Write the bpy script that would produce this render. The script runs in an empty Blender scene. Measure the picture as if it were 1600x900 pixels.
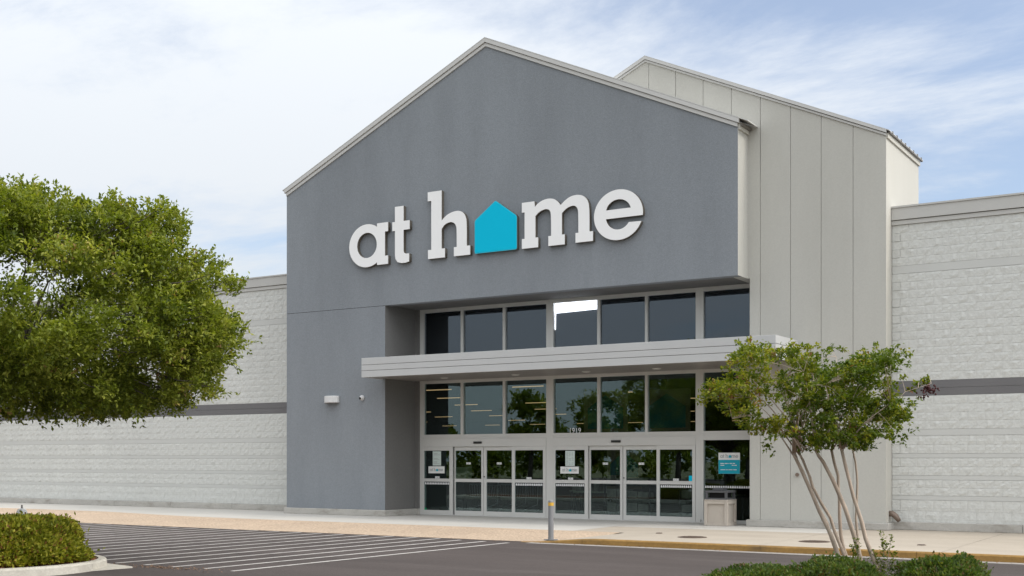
import bpy, bmesh, math, random
import numpy as np
from mathutils import Vector, Matrix, noise

random.seed(7)
rng = np.random.default_rng(11)
scene = bpy.context.scene
COL = scene.collection

# ------------------------------------------------------------------ camera
cam_data = bpy.data.cameras.new("camera")
cam = bpy.data.objects.new("camera", cam_data)
COL.objects.link(cam)
cam_data.sensor_width = 36.0
cam_data.lens = 1868.86 / 1600 * 36.0
cam_data.shift_y = (717.96 - 450.0) / 1600
cam_data.clip_start = 0.1
cam_data.clip_end = 3000
cam.location = (0, 0, 1.75)
cam.rotation_euler = (math.radians(90), 0, math.radians(31.7788))
scene.camera = cam

# ------------------------------------------------------------------ light
SUN_EL = math.radians(44)
SUN_DIR = Vector((math.cos(SUN_EL) * math.cos(math.radians(6.5)),
                  math.cos(SUN_EL) * math.sin(math.radians(6.5)),
                  math.sin(SUN_EL)))
sun_data = bpy.data.lights.new("sun", 'SUN')
sun_data.energy = 1.3
sun_data.angle = math.radians(10)
sun_data.color = (1.0, 0.93, 0.83)
sun = bpy.data.objects.new("sun", sun_data)
COL.objects.link(sun)
sun.location = (30, 5, 30)
sun.rotation_euler = SUN_DIR.to_track_quat('Z', 'Y').to_euler()

world = bpy.data.worlds.new("World")
scene.world = world
world.use_nodes = True
wt = world.node_tree
wt.nodes.clear()


def wn(kind, **kw):
    n = wt.nodes.new(kind)
    for k, v in kw.items():
        setattr(n, k, v)
    return n


def wl(a, b):
    wt.links.new(a, b)


w_out = wn('ShaderNodeOutputWorld')
w_bg = wn('ShaderNodeBackground')
w_bg.inputs['Strength'].default_value = 0.12
w_sky = wn('ShaderNodeTexSky', sky_type='NISHITA')
w_sky.sun_disc = False
w_sky.sun_elevation = SUN_EL
w_sky.sun_rotation = math.radians(90 - 6.5)
w_sky.air_density = 1.0
w_sky.dust_density = 1.2
w_sky.ozone_density = 1.6
w_tc = wn('ShaderNodeTexCoord')
w_sep = wn('ShaderNodeSeparateXYZ')
wl(w_tc.outputs['Generated'], w_sep.inputs[0])
w_zz = wn('ShaderNodeMath', operation='MAXIMUM'); wl(w_sep.outputs['Z'], w_zz.inputs[0]); w_zz.inputs[1].default_value = 0.0
w_add = wn('ShaderNodeMath', operation='ADD'); wl(w_zz.outputs[0], w_add.inputs[0]); w_add.inputs[1].default_value = 0.16
w_dx = wn('ShaderNodeMath', operation='DIVIDE'); wl(w_sep.outputs['X'], w_dx.inputs[0]); wl(w_add.outputs[0], w_dx.inputs[1])
w_dy = wn('ShaderNodeMath', operation='DIVIDE'); wl(w_sep.outputs['Y'], w_dy.inputs[0]); wl(w_add.outputs[0], w_dy.inputs[1])
w_cmb = wn('ShaderNodeCombineXYZ'); wl(w_dx.outputs[0], w_cmb.inputs[0]); wl(w_dy.outputs[0], w_cmb.inputs[1])
w_map = wn('ShaderNodeMapping')
w_map.inputs['Rotation'].default_value = (0, 0, math.radians(38))
w_map.inputs['Scale'].default_value = (0.75, 1.25, 1)
w_map.inputs['Location'].default_value = (3.4, 1.7, 0.0)
wl(w_cmb.outputs[0], w_map.inputs[0])
w_n1 = wn('ShaderNodeTexNoise'); w_n1.inputs['Scale'].default_value = 1.15
w_n1.inputs['Detail'].default_value = 14; w_n1.inputs['Roughness'].default_value = 0.63; w_n1.inputs['Distortion'].default_value = 0.35
wl(w_map.outputs[0], w_n1.inputs['Vector'])
w_n2 = wn('ShaderNodeTexNoise'); w_n2.inputs['Scale'].default_value = 0.32
w_n2.inputs['Detail'].default_value = 3; w_n2.inputs['Roughness'].default_value = 0.5
wl(w_map.outputs[0], w_n2.inputs['Vector'])
w_sum = wn('ShaderNodeMath', operation='MULTIPLY_ADD')
wl(w_n2.outputs['Fac'], w_sum.inputs[0]); w_sum.inputs[1].default_value = 0.9; wl(w_n1.outputs['Fac'], w_sum.inputs[2])
# the cloud deck breaks open to the north, right of the store gable
GAP = Vector((math.sin(math.radians(-6)) * math.cos(math.radians(13)), math.cos(math.radians(-6)) * math.cos(math.radians(13)), math.sin(math.radians(13))))
w_gd = wn('ShaderNodeVectorMath', operation='DOT_PRODUCT')
wl(w_tc.outputs['Generated'], w_gd.inputs[0]); w_gd.inputs[1].default_value = GAP
w_g0 = wn('ShaderNodeMath', operation='MAXIMUM'); wl(w_gd.outputs['Value'], w_g0.inputs[0]); w_g0.inputs[1].default_value = 0.0
w_gp = wn('ShaderNodeMath', operation='POWER'); wl(w_g0.outputs[0], w_gp.inputs[0]); w_gp.inputs[1].default_value = 4.0
w_west = wn('ShaderNodeMath', operation='MULTIPLY_ADD')
wl(w_gp.outputs[0], w_west.inputs[0]); w_west.inputs[1].default_value = -0.30; wl(w_sum.outputs[0], w_west.inputs[2])
w_ramp = wn('ShaderNodeMapRange', interpolation_type='SMOOTHSTEP')
w_ramp.inputs['From Min'].default_value = 0.62
w_ramp.inputs['From Max'].default_value = 0.91
w_ramp.inputs['To Min'].default_value = 0.22
w_ramp.inputs['To Max'].default_value = 0.94
wl(w_west.outputs[0], w_ramp.inputs['Value'])
w_tint = wn('ShaderNodeMix', data_type='RGBA', blend_type='MULTIPLY')
w_tint.inputs['Factor'].default_value = 1.0
wl(w_sky.outputs[0], w_tint.inputs['A']); w_tint.inputs['B'].default_value = (1.15, 1.16, 1.22, 1)
w_mix = wn('ShaderNodeMix', data_type='RGBA')
wl(w_ramp.outputs[0], w_mix.inputs['Factor'])
wl(w_tint.outputs['Result'], w_mix.inputs['A'])
w_el = wn('ShaderNodeMath', operation='MULTIPLY_ADD')   # an overcast deck is brighter overhead than at the horizon
wl(w_zz.outputs[0], w_el.inputs[0]); w_el.inputs[1].default_value = 1.0; w_el.inputs[2].default_value = 0.80
w_cl = wn('ShaderNodeVectorMath', operation='SCALE'); w_cl.inputs[0].default_value = (6.05, 6.3, 6.55)
w_dot = wn('ShaderNodeVectorMath', operation='DOT_PRODUCT')  # thin cloud glows widely round the veiled sun
wl(w_tc.outputs['Generated'], w_dot.inputs[0]); w_dot.inputs[1].default_value = SUN_DIR
w_d0 = wn('ShaderNodeMath', operation='MAXIMUM'); wl(w_dot.outputs['Value'], w_d0.inputs[0]); w_d0.inputs[1].default_value = 0.0
w_dp = wn('ShaderNodeMath', operation='POWER'); wl(w_d0.outputs[0], w_dp.inputs[0]); w_dp.inputs[1].default_value = 2.6
w_gl = wn('ShaderNodeMath', operation='MULTIPLY_ADD'); wl(w_dp.outputs[0], w_gl.inputs[0]); w_gl.inputs[1].default_value = 2.15
wl(w_el.outputs[0], w_gl.inputs[2])
wl(w_gl.outputs[0], w_cl.inputs['Scale'])
wl(w_cl.outputs[0], w_mix.inputs['B'])
wl(w_mix.outputs['Result'], w_bg.inputs['Color'])
wl(w_bg.outputs[0], w_out.inputs[0])

scene.view_settings.view_transform = 'Standard'
scene.view_settings.look = 'None'
scene.view_settings.gamma = 1.0
scene.view_settings.exposure = 0.25
scene.view_settings.use_curve_mapping = False


# ------------------------------------------------------------------ materials
def material(name, color, rough=0.8, var=0.0, vscale=1.0, bump=0.0, bscale=40.0, metallic=0.0,
             spec=0.3, stain=0.0, stain_color=None, sscale=1.0, stretch=None, bdist=0.02, fine=None):
    m = bpy.data.materials.new(name)
    m.use_nodes = True
    nt = m.node_tree
    b = nt.nodes['Principled BSDF']
    b.inputs['Roughness'].default_value = rough
    b.inputs['Metallic'].default_value = metallic
    b.inputs['Specular IOR Level'].default_value = spec
    b.inputs['Base Color'].default_value = (*color, 1)
    tc = nt.nodes.new('ShaderNodeTexCoord')
    vec = tc.outputs['Object']
    if stretch:
        mp = nt.nodes.new('ShaderNodeMapping')
        mp.inputs['Scale'].default_value = stretch
        nt.links.new(vec, mp.inputs[0])
        vec = mp.outputs[0]
    col = None
    if var > 0:
        n = nt.nodes.new('ShaderNodeTexNoise')
        n.inputs['Scale'].default_value = vscale
        n.inputs['Detail'].default_value = 6
        n.inputs['Roughness'].default_value = 0.6
        nt.links.new(vec, n.inputs['Vector'])
        r = nt.nodes.new('ShaderNodeMapRange')
        r.inputs['From Min'].default_value = 0.3
        r.inputs['From Max'].default_value = 0.7
        r.inputs['To Min'].default_value = 1 - var
        r.inputs['To Max'].default_value = 1 + var
        nt.links.new(n.outputs['Fac'], r.inputs['Value'])
        mx = nt.nodes.new('ShaderNodeVectorMath')
        mx.operation = 'SCALE'
        mx.inputs[0].default_value = color
        nt.links.new(r.outputs[0], mx.inputs['Scale'])
        col = mx.outputs[0]
    if fine:
        n = nt.nodes.new('ShaderNodeTexNoise')
        n.inputs['Scale'].default_value = fine[1]
        n.inputs['Detail'].default_value = 3
        nt.links.new(tc.outputs['Object'], n.inputs['Vector'])
        r = nt.nodes.new('ShaderNodeMapRange')
        r.inputs['From Min'].default_value = 0.3
        r.inputs['From Max'].default_value = 0.7
        r.inputs['To Min'].default_value = 1 - fine[0]
        r.inputs['To Max'].default_value = 1 + fine[0]
        nt.links.new(n.outputs['Fac'], r.inputs['Value'])
        mx = nt.nodes.new('ShaderNodeVectorMath')
        mx.operation = 'SCALE'
        if col is not None:
            nt.links.new(col, mx.inputs[0])
        else:
            mx.inputs[0].default_value = color
        nt.links.new(r.outputs[0], mx.inputs['Scale'])
        col = mx.outputs[0]
    if stain > 0:
        n = nt.nodes.new('ShaderNodeTexNoise')
        n.inputs['Scale'].default_value = sscale
        n.inputs['Detail'].default_value = 8
        n.inputs['Roughness'].default_value = 0.65
        nt.links.new(vec, n.inputs['Vector'])
        r = nt.nodes.new('ShaderNodeMapRange')
        r.inputs['From Min'].default_value = 0.5
        r.inputs['From Max'].default_value = 0.72
        r.inputs['To Max'].default_value = stain
        nt.links.new(n.outputs['Fac'], r.inputs['Value'])
        mx = nt.nodes.new('ShaderNodeMix')
        mx.data_type = 'RGBA'
        nt.links.new(r.outputs[0], mx.inputs['Factor'])
        if col is not None:
            nt.links.new(col, mx.inputs['A'])
        else:
            mx.inputs['A'].default_value = (*color, 1)
        mx.inputs['B'].default_value = (*stain_color, 1)
        col = mx.outputs['Result']
    if col is not None:
        nt.links.new(col, b.inputs['Base Color'])
    if bump > 0:
        n = nt.nodes.new('ShaderNodeTexNoise')
        n.inputs['Scale'].default_value = bscale
        n.inputs['Detail'].default_value = 5
        n.inputs['Roughness'].default_value = 0.6
        nt.links.new(tc.outputs['Object'], n.inputs['Vector'])
        bp = nt.nodes.new('ShaderNodeBump')
        bp.inputs['Strength'].default_value = bump
        bp.inputs['Distance'].default_value = bdist
        nt.links.new(n.outputs['Fac'], bp.inputs['Height'])
        nt.links.new(bp.outputs[0], b.inputs['Normal'])
    return m


def leaf_material(name, dark, mid, light, odd=None, trans=0.35):
    m = bpy.data.materials.new(name)
    m.use_nodes = True
    nt = m.node_tree
    nt.nodes.clear()
    out = nt.nodes.new('ShaderNodeOutputMaterial')
    at = nt.nodes.new('ShaderNodeAttribute')
    at.attribute_name = 'tone'
    cr = nt.nodes.new('ShaderNodeValToRGB')
    e = cr.color_ramp.elements
    e[0].position = 0.0; e[0].color = (*dark, 1)
    e[1].position = 0.5; e[1].color = (*mid, 1)
    x = cr.color_ramp.elements.new(0.93); x.color = (*light, 1)
    if odd:
        x = cr.color_ramp.elements.new(0.985); x.color = (*odd, 1)
    nt.links.new(at.outputs['Fac'], cr.inputs[0])
    p = nt.nodes.new('ShaderNodeBsdfPrincipled')
    p.inputs['Roughness'].default_value = 0.5
    p.inputs['Specular IOR Level'].default_value = 0.22
    nt.links.new(cr.outputs[0], p.inputs['Base Color'])
    t = nt.nodes.new('ShaderNodeBsdfTranslucent')
    mulc = nt.nodes.new('ShaderNodeMix'); mulc.data_type = 'RGBA'; mulc.blend_type = 'MULTIPLY'
    mulc.inputs['Factor'].default_value = 1.0
    nt.links.new(cr.outputs[0], mulc.inputs['A'])
    mulc.inputs['B'].default_value = (1.5, 1.6, 0.5, 1)
    nt.links.new(mulc.outputs['Result'], t.inputs['Color'])
    mx = nt.nodes.new('ShaderNodeMixShader')
    mx.inputs[0].default_value = trans
    nt.links.new(p.outputs[0], mx.inputs[1])
    nt.links.new(t.outputs[0], mx.inputs[2])
    nt.links.new(mx.outputs[0], out.inputs[0])
    return m


def glass_material(name, tint, r0, wav=0.0, refl=(0.92, 0.97, 1.0)):
    m = bpy.data.materials.new(name)
    m.use_nodes = True
    nt = m.node_tree
    nt.nodes.clear()
    out = nt.nodes.new('ShaderNodeOutputMaterial')
    # Schlick reflectance, the same from either face of the pane
    geo = nt.nodes.new('ShaderNodeNewGeometry')
    dt = nt.nodes.new('ShaderNodeVectorMath'); dt.operation = 'DOT_PRODUCT'
    nt.links.new(geo.outputs['Normal'], dt.inputs[0]); nt.links.new(geo.outputs['Incoming'], dt.inputs[1])
    ab = nt.nodes.new('ShaderNodeMath'); ab.operation = 'ABSOLUTE'; nt.links.new(dt.outputs['Value'], ab.inputs[0])
    om = nt.nodes.new('ShaderNodeMath'); om.operation = 'SUBTRACT'; om.inputs[0].default_value = 1.0; nt.links.new(ab.outputs[0], om.inputs[1])
    pw = nt.nodes.new('ShaderNodeMath'); pw.operation = 'POWER'; nt.links.new(om.outputs[0], pw.inputs[0]); pw.inputs[1].default_value = 5.0
    fr = nt.nodes.new('ShaderNodeMath'); fr.operation = 'MULTIPLY_ADD'; nt.links.new(pw.outputs[0], fr.inputs[0])
    fr.inputs[1].default_value = 1.0 - r0; fr.inputs[2].default_value = r0
    tr = nt.nodes.new('ShaderNodeBsdfTransparent'); tr.inputs['Color'].default_value = (*tint, 1)
    gl = nt.nodes.new('ShaderNodeBsdfGlossy'); gl.inputs['Roughness'].default_value = 0.0
    gl.inputs['Color'].default_value = (*refl, 1)
    if wav > 0:
        tc = nt.nodes.new('ShaderNodeTexCoord')
        n = nt.nodes.new('ShaderNodeTexNoise'); n.inputs['Scale'].default_value = 0.9; n.inputs['Detail'].default_value = 1
        nt.links.new(tc.outputs['Object'], n.inputs['Vector'])
        bp = nt.nodes.new('ShaderNodeBump'); bp.inputs['Strength'].default_value = wav; bp.inputs['Distance'].default_value = 0.02
        nt.links.new(n.outputs['Fac'], bp.inputs['Height'])
        nt.links.new(bp.outputs[0], gl.inputs['Normal'])
    mx = nt.nodes.new('ShaderNodeMixShader')
    nt.links.new(fr.outputs[0], mx.inputs[0])
    nt.links.new(tr.outputs[0], mx.inputs[1])
    nt.links.new(gl.outputs[0], mx.inputs[2])
    nt.links.new(mx.outputs[0], out.inputs[0])
    return m


def emit_material(name, color, strength):
    m = bpy.data.materials.new(name)
    m.use_nodes = True
    b = m.node_tree.nodes['Principled BSDF']
    b.inputs['Base Color'].default_value = (*color, 1)
    b.inputs['Emission Color'].default_value = (*color, 1)
    b.inputs['Emission Strength'].default_value = strength
    return m


M = {}
M['slate'] = material('slate_stucco', (0.245, 0.262, 0.282), 0.9, 0.075, 0.55, 0.5, 55, fine=(0.07, 30), spec=0.15, stain=0.16, stain_color=(0.16, 0.168, 0.178), sscale=1.3, stretch=(1, 1, 0.22))
M['slate_pier'] = M['slate']
M['pale'] = material('pale_panel_paint', (0.49, 0.478, 0.437), 0.85, 0.035, 0.7, 0.25, 90, fine=(0.03, 25), spec=0.2, stain=0.15, stain_color=(0.36, 0.345, 0.30), sscale=1.1, stretch=(1, 1, 0.2))
M['cream'] = material('cream_side_paint', (0.51, 0.49, 0.44), 0.85, 0.03, 0.8, 0.25, 70, stretch=(1, 1, 0.25), spec=0.2)
M['block'] = material('split_block_paint', (0.60, 0.60, 0.57), 0.85, 0.06, 0.7, 0.42, 22, fine=(0.045, 11), spec=0.2, bdist=0.04, stain=0.22, stain_color=(0.47, 0.46, 0.43), sscale=0.8, stretch=(1, 1, 0.35))
M['smooth_block'] = material('smooth_block_paint', (0.55, 0.55, 0.525), 0.8, 0.03, 1.2, 0.2, 60, spec=0.2)
M['band'] = material('dark_grey_band_paint', (0.165, 0.160, 0.162), 0.8, 0.04, 0.9, 0.3, 50, spec=0.2)
M['mortar'] = material('painted_mortar', (0.60, 0.59, 0.55), 0.9, 0.04, 2, 0.3, 60)
M['trim'] = material('light_grey_metal_trim', (0.56, 0.55, 0.53), 0.45, 0.02, 1.5, 0.0, spec=0.4, stretch=(1, 1, 3))
M['coping'] = material('grey_metal_coping', (0.50, 0.49, 0.465), 0.5, 0.03, 0.6, 0.0, spec=0.35)
M['fascia'] = material('brushed_fascia_metal', (0.50, 0.50, 0.495), 0.42, 0.03, 1.2, 0.0, spec=0.45)
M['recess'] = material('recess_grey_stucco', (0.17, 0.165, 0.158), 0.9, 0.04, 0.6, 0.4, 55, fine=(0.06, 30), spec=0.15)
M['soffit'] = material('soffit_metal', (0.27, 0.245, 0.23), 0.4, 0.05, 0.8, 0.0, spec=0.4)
M['alu'] = material('clear_anodised_aluminium', (0.60, 0.59, 0.565), 0.38, 0.02, 2.0, 0.0, spec=0.5)
M['alu_dark'] = material('door_gasket', (0.03, 0.03, 0.03), 0.6)
M['roof'] = material('dark_metal_roof', (0.19, 0.175, 0.16), 0.5, 0.1, 2)
M['plinth'] = material('weathered_plinth_concrete', (0.44, 0.42, 0.385), 0.9, 0.10, 1.2, 0.4, 30, stain=0.8, stain_color=(0.25, 0.225, 0.19), sscale=1.7, stretch=(1, 1, 2.5), fine=(0.06, 25))
M['walk'] = material('sidewalk_concrete', (0.40, 0.345, 0.28), 0.9, 0.07, 0.8, 0.3, 40, stain=0.35, stain_color=(0.29, 0.245, 0.195), sscale=0.55, stretch=(0.5, 1.6, 1), fine=(0.05, 20))
M['walk_pale'] = material('pale_sidewalk_concrete', (0.48, 0.455, 0.415), 0.9, 0.05, 0.7, 0.3, 40, stain=0.25, stain_color=(0.36, 0.335, 0.295), sscale=0.6, stretch=(0.4, 1.6, 1), fine=(0.04, 20))
M['aggregate'] = material('exposed_aggregate', (0.455, 0.345, 0.25), 0.95, 0.09, 0.5, 0.8, 30, fine=(0.30, 20), stain=0.25, stain_color=(0.48, 0.38, 0.29), sscale=1.2)
M['asphalt'] = material('worn_asphalt', (0.071, 0.057, 0.052), 0.92, 0.16, 0.35, 0.6, 55, stain=0.6, stain_color=(0.108, 0.089, 0.082), sscale=0.6, stretch=(0.3, 1.5, 1), fine=(0.14, 42))
M['line'] = material('worn_white_road_paint', (0.50, 0.47, 0.435), 0.85, 0.15, 3, 0.2, 40, stain=0.65, stain_color=(0.17, 0.155, 0.15), sscale=5, fine=(0.10, 40))
M['yellow'] = material('faded_yellow_curb_paint', (0.285, 0.165, 0.05), 0.85, 0.16, 1.6, 0.4, 30, stain=0.7, stain_color=(0.13, 0.09, 0.05), sscale=1.1, stretch=(1, 1, 3), fine=(0.1, 14))
M['gutter'] = material('gutter_concrete', (0.30, 0.275, 0.25), 0.9, 0.10, 1, 0.3, 40, stain=0.6, stain_color=(0.16, 0.145, 0.135), sscale=1.2)
M['bed_curb'] = material('island_curb_concrete', (0.50, 0.465, 0.40), 0.9, 0.08, 1.6, 0.5, 30, stain=0.45, stain_color=(0.31, 0.275, 0.225), sscale=2.2, fine=(0.08, 25))
M['mulch'] = material('red_brown_mulch', (0.15, 0.062, 0.035), 0.95, 0.3, 9, 1.0, 28, fine=(0.3, 30))
M['mulch_chip'] = material('mulch_chip', (0.22, 0.085, 0.045), 0.9, 0.4, 12)
M['litter'] = material('dry_leaf_litter', (0.22, 0.135, 0.085), 0.9, 0.3, 8)
M['letter_face'] = material('white_letter_face', (0.88, 0.87, 0.86), 0.45, 0.01, 1, spec=0.4)
M['letter_side'] = material('bronze_letter_return', (0.12, 0.105, 0.085), 0.5)
M['teal_face'] = material('turquoise_logo_face', (0.001, 0.50, 0.72), 0.5, 0.015, 0.7, spec=0.1)
M['teal_rim'] = material('turquoise_logo_rim', (0.02, 0.50, 0.66), 0.4)
M['teal_print'] = material('teal_print', (0.01, 0.36, 0.48), 0.5)
M['paper'] = material('white_paper', (0.78, 0.78, 0.76), 0.7)
M['paper_green'] = material('pale_green_paper', (0.60, 0.68, 0.64), 0.7, 0.03, 9)
M['ink'] = material('grey_ink', (0.36, 0.37, 0.37), 0.7)
M['white_print'] = material('white_vinyl', (0.78, 0.78, 0.78), 0.5)
M['green_sticker'] = material('green_sticker', (0.02, 0.30, 0.13), 0.5)
M['glass'] = glass_material('tinted_store_glass', (0.70, 0.77, 0.76), 0.085, 0.03, (0.78, 0.97, 1.0))
M['glass_top'] = glass_material('clerestory_glass', (0.66, 0.68, 0.71), 0.075, 0.015, (0.78, 0.90, 1.0))
M['black'] = material('black_spandrel', (0.008, 0.008, 0.009), 0.8)
M['white_glow'] = emit_material('glowing_white_patch', (1, 1, 1), 4.0)  # glow without a known source, for the white patch in a clerestory pane
M['interior'] = material('dark_store_interior', (0.022, 0.020, 0.019), 0.9, 0.3, 0.6)
M['interior_floor'] = material('store_floor', (0.03, 0.029, 0.028), 0.6, 0.1, 0.6)
M['strip'] = emit_material('warm_strip_lamp', (1.0, 0.60, 0.30), 0.62)
M['shelf'] = material('dark_shelf_metal', (0.05, 0.05, 0.055), 0.5)
M['goods'] = material('grey_goods', (0.34, 0.31, 0.27), 0.8, 0.4, 3)
M['cream_box'] = material('cream_display_card', (0.50, 0.51, 0.40), 0.8)
M['banner_wood'] = material('banner_frame_wood', (0.26, 0.20, 0.14), 0.7, 0.1, 3)
M['banner_teal'] = material('banner_teal_print', (0.01, 0.17, 0.18), 0.7)
M['bollard'] = material('galvanised_bollard', (0.22, 0.22, 0.225), 0.5, 0.08, 5, spec=0.4)
M['bollard_yellow'] = material('yellow_reflective_tape', (0.62, 0.36, 0.05), 0.5)
M['can_stone'] = material('beige_aggregate_bin', (0.48, 0.425, 0.365), 0.9, 0.05, 3, 0.5, 60, fine=(0.08, 60))
M['can_hood'] = material('grey_plastic_hood', (0.095, 0.095, 0.10), 0.5)
M['iron'] = material('rusty_iron_cover', (0.12, 0.085, 0.065), 0.7, 0.2, 8, 0.5, 30)
M['lamp_body'] = material('silver_lamp_housing', (0.66, 0.65, 0.64), 0.4, spec=0.5)
M['lamp_lens'] = material('soffit_lamp_lens', (0.72, 0.68, 0.62), 0.3)
M['brass'] = material('weathered_brass', (0.20, 0.15, 0.12), 0.5, 0.15, 8, metallic=0.3)
M['hydrant'] = material('white_hydrant_paint', (0.86, 0.85, 0.82), 0.5, 0.05, 6)
M['hydrant_dark'] = material('hydrant_dark_iron', (0.25, 0.23, 0.22), 0.7)  # even dark grey for the operating nut and wall lamp lens
M['bark_oak'] = material('oak_bark', (0.10, 0.085, 0.07), 0.95, 0.3, 6, 0.9, 25, stretch=(1, 1, 0.3))
M['bark_myrtle'] = material('smooth_myrtle_bark', (0.43, 0.345, 0.27), 0.75, 0.22, 7, 0.3, 14, stretch=(1, 1, 0.25), stain=0.5, stain_color=(0.24, 0.16, 0.12), sscale=5)
M['twig'] = material('grey_twig', (0.24, 0.19, 0.155), 0.9, 0.2, 8)
M['leaf_oak'] = leaf_material('live_oak_leaves', (0.062, 0.088, 0.011), (0.165, 0.195, 0.022), (0.38, 0.38, 0.075), (0.27, 0.17, 0.07))
M['leaf_myrtle'] = leaf_material('crape_myrtle_leaves', (0.042, 0.075, 0.010), (0.110, 0.150, 0.015), (0.32, 0.30, 0.030), (0.20, 0.10, 0.05))
M['leaf_bush'] = leaf_material('shrub_leaves', (0.055, 0.075, 0.010), (0.19, 0.205, 0.018), (0.48, 0.43, 0.07), (0.22, 0.10, 0.04))
M['leaf_hedge'] = leaf_material('low_hedge_leaves', (0.035, 0.065, 0.016), (0.068, 0.110, 0.025), (0.155, 0.185, 0.050), (0.13, 0.09, 0.04))
M['seed'] = material('dark_red_seed_heads', (0.07, 0.022, 0.022), 0.8, 0.3, 20)
M['ground'] = material('dry_grass_ground', (0.16, 0.15, 0.075), 0.95, 0.2, 0.3, fine=(0.2, 8))


# ------------------------------------------------------------------ object helpers
def link(o, parent=None):
    COL.objects.link(o)
    if parent is not None:
        o.parent = parent
    return o


def origin_of(o):
    v = Vector((0, 0, 0))
    while o is not None:
        v += o.location
        o = o.parent
    return v


def thing(name, label, cat, loc=(0, 0, 0), group=None):
    o = bpy.data.objects.new(name, None)
    o.empty_display_size = 0.2
    o.location = loc
    o['label'] = label
    o['category'] = cat
    if group:
        o['group'] = group
    return link(o)


def tag(o, label=None, cat=None, group=None, kind=None):
    if label: o['label'] = label
    if cat: o['category'] = cat
    if group: o['group'] = group
    if kind: o['kind'] = kind
    return o


class MB:
    """collects world-space faces, links them as one mesh object"""
    def __init__(self):
        self.v = []; self.f = []; self.mi = []

    def add(self, verts, faces, mi=0):
        k = len(self.v)
        self.v.extend([tuple(p) for p in verts])
        self.f.extend([tuple(i + k for i in f) for f in faces])
        self.mi.extend([mi] * len(faces))
        return self

    def box(self, x0, x1, y0, y1, z0, z1, mi=0):
        v = [(x0, y0, z0), (x1, y0, z0), (x1, y1, z0), (x0, y1, z0), (x0, y0, z1), (x1, y0, z1), (x1, y1, z1), (x0, y1, z1)]
        f = [(0, 3, 2, 1), (4, 5, 6, 7), (0, 1, 5, 4), (1, 2, 6, 5), (2, 3, 7, 6), (3, 0, 4, 7)]
        return self.add(v, f, mi)

    def prism_xz(self, pts, y0, y1, mi=0):
        """polygon in X,Z (counter-clockwise seen from -Y) between two Y planes"""
        n = len(pts)
        v = [(x, y0, z) for x, z in pts] + [(x, y1, z) for x, z in pts]
        f = [tuple(range(n)), tuple(range(2 * n - 1, n - 1, -1))]
        for i in range(n):
            j = (i + 1) % n
            f.append((i, i + n, j + n, j))
        return self.add(v, f, mi)

    def prism_xy(self, pts, z0, z1, mi=0):
        n = len(pts)
        v = [(x, y, z0) for x, y in pts] + [(x, y, z1) for x, y in pts]
        f = [tuple(range(n - 1, -1, -1)), tuple(range(n, 2 * n))]
        for i in range(n):
            j = (i + 1) % n
            f.append((i, j, j + n, i + n))
        return self.add(v, f, mi)

    def lathe(self, c, prof, n=16, mi=0, axis='Z'):
        k = []
        vs = []; fs = []
        for r, h in prof:
            for i in range(n):
                t = 2 * math.pi * i / n
                if axis == 'Z':
                    vs.append((c[0] + r * math.cos(t), c[1] + r * math.sin(t), c[2] + h))
                elif axis == 'Y':
                    vs.append((c[0] + r * math.cos(t), c[1] + h, c[2] + r * math.sin(t)))
                else:
                    vs.append((c[0] + h, c[1] + r * math.cos(t), c[2] + r * math.sin(t)))
        for a in range(len(prof) - 1):
            for i in range(n):
                j = (i + 1) % n
                fs.append((a * n + i, a * n + j, (a + 1) * n + j, (a + 1) * n + i))
        fs.append(tuple(range(n - 1, -1, -1)))
        fs.append(tuple(range((len(prof) - 1) * n, len(prof) * n)))
        return self.add(vs, fs, mi)

    def tube(self, pts, radii, n=6, mi=0):
        pts = [Vector(p) for p in pts]
        vs = []; fs = []
        for i, p in enumerate(pts):
            if i == 0: d = pts[1] - p
            elif i == len(pts) - 1: d = p - pts[i - 1]
            else: d = pts[i + 1] - pts[i - 1]
            d = d.normalized() if d.length > 1e-9 else Vector((0, 0, 1))
            u = d.cross(Vector((0.31, 0.93, 0.17))).normalized()
            w = d.cross(u)
            for k in range(n):
                t = 2 * math.pi * k / n
                vs.append(p + (u * math.cos(t) + w * math.sin(t)) * radii[i])
        for i in range(len(pts) - 1):
            for k in range(n):
                j = (k + 1) % n
                fs.append((i * n + k, i * n + j, (i + 1) * n + j, (i + 1) * n + k))
        fs.append(tuple(range(n - 1, -1, -1)))
        fs.append(tuple(range((len(pts) - 1) * n, len(pts) * n)))
        return self.add(vs, fs, mi)

    def build(self, name, mat, parent=None, smooth=False, bevel=0.0):
        me = bpy.data.meshes.new(name)
        off = origin_of(parent) if parent is not None else Vector((0, 0, 0))
        me.from_pydata([(p[0] - off.x, p[1] - off.y, p[2] - off.z) for p in self.v], [], self.f)
        for m in (mat if isinstance(mat, (list, tuple)) else [mat]):
            me.materials.append(m)
        me.polygons.foreach_set('material_index', self.mi)
        bm = bmesh.new(); bm.from_mesh(me)
        bmesh.ops.recalc_face_normals(bm, faces=bm.faces)
        if bevel > 0:
            bmesh.ops.bevel(bm, geom=[e for e in bm.edges if e.is_manifold and e.calc_face_angle(0) > 0.6], offset=bevel, segments=1, affect='EDGES')
        bm.to_mesh(me); bm.free()
        if smooth:
            for p in me.polygons: p.use_smooth = True
        me.update()
        return link(bpy.data.objects.new(name, me), parent)


def box(name, mat, parent, x0, x1, y0, y1, z0, z1, bevel=0.0):
    return MB().box(x0, x1, y0, y1, z0, z1).build(name, mat, parent, bevel=bevel)


def copy_tree(o, parent=None):
    c = o.copy()
    COL.objects.link(c)
    c.parent = parent
    for ch in list(o.children):
        copy_tree(ch, c)
    return c


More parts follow.
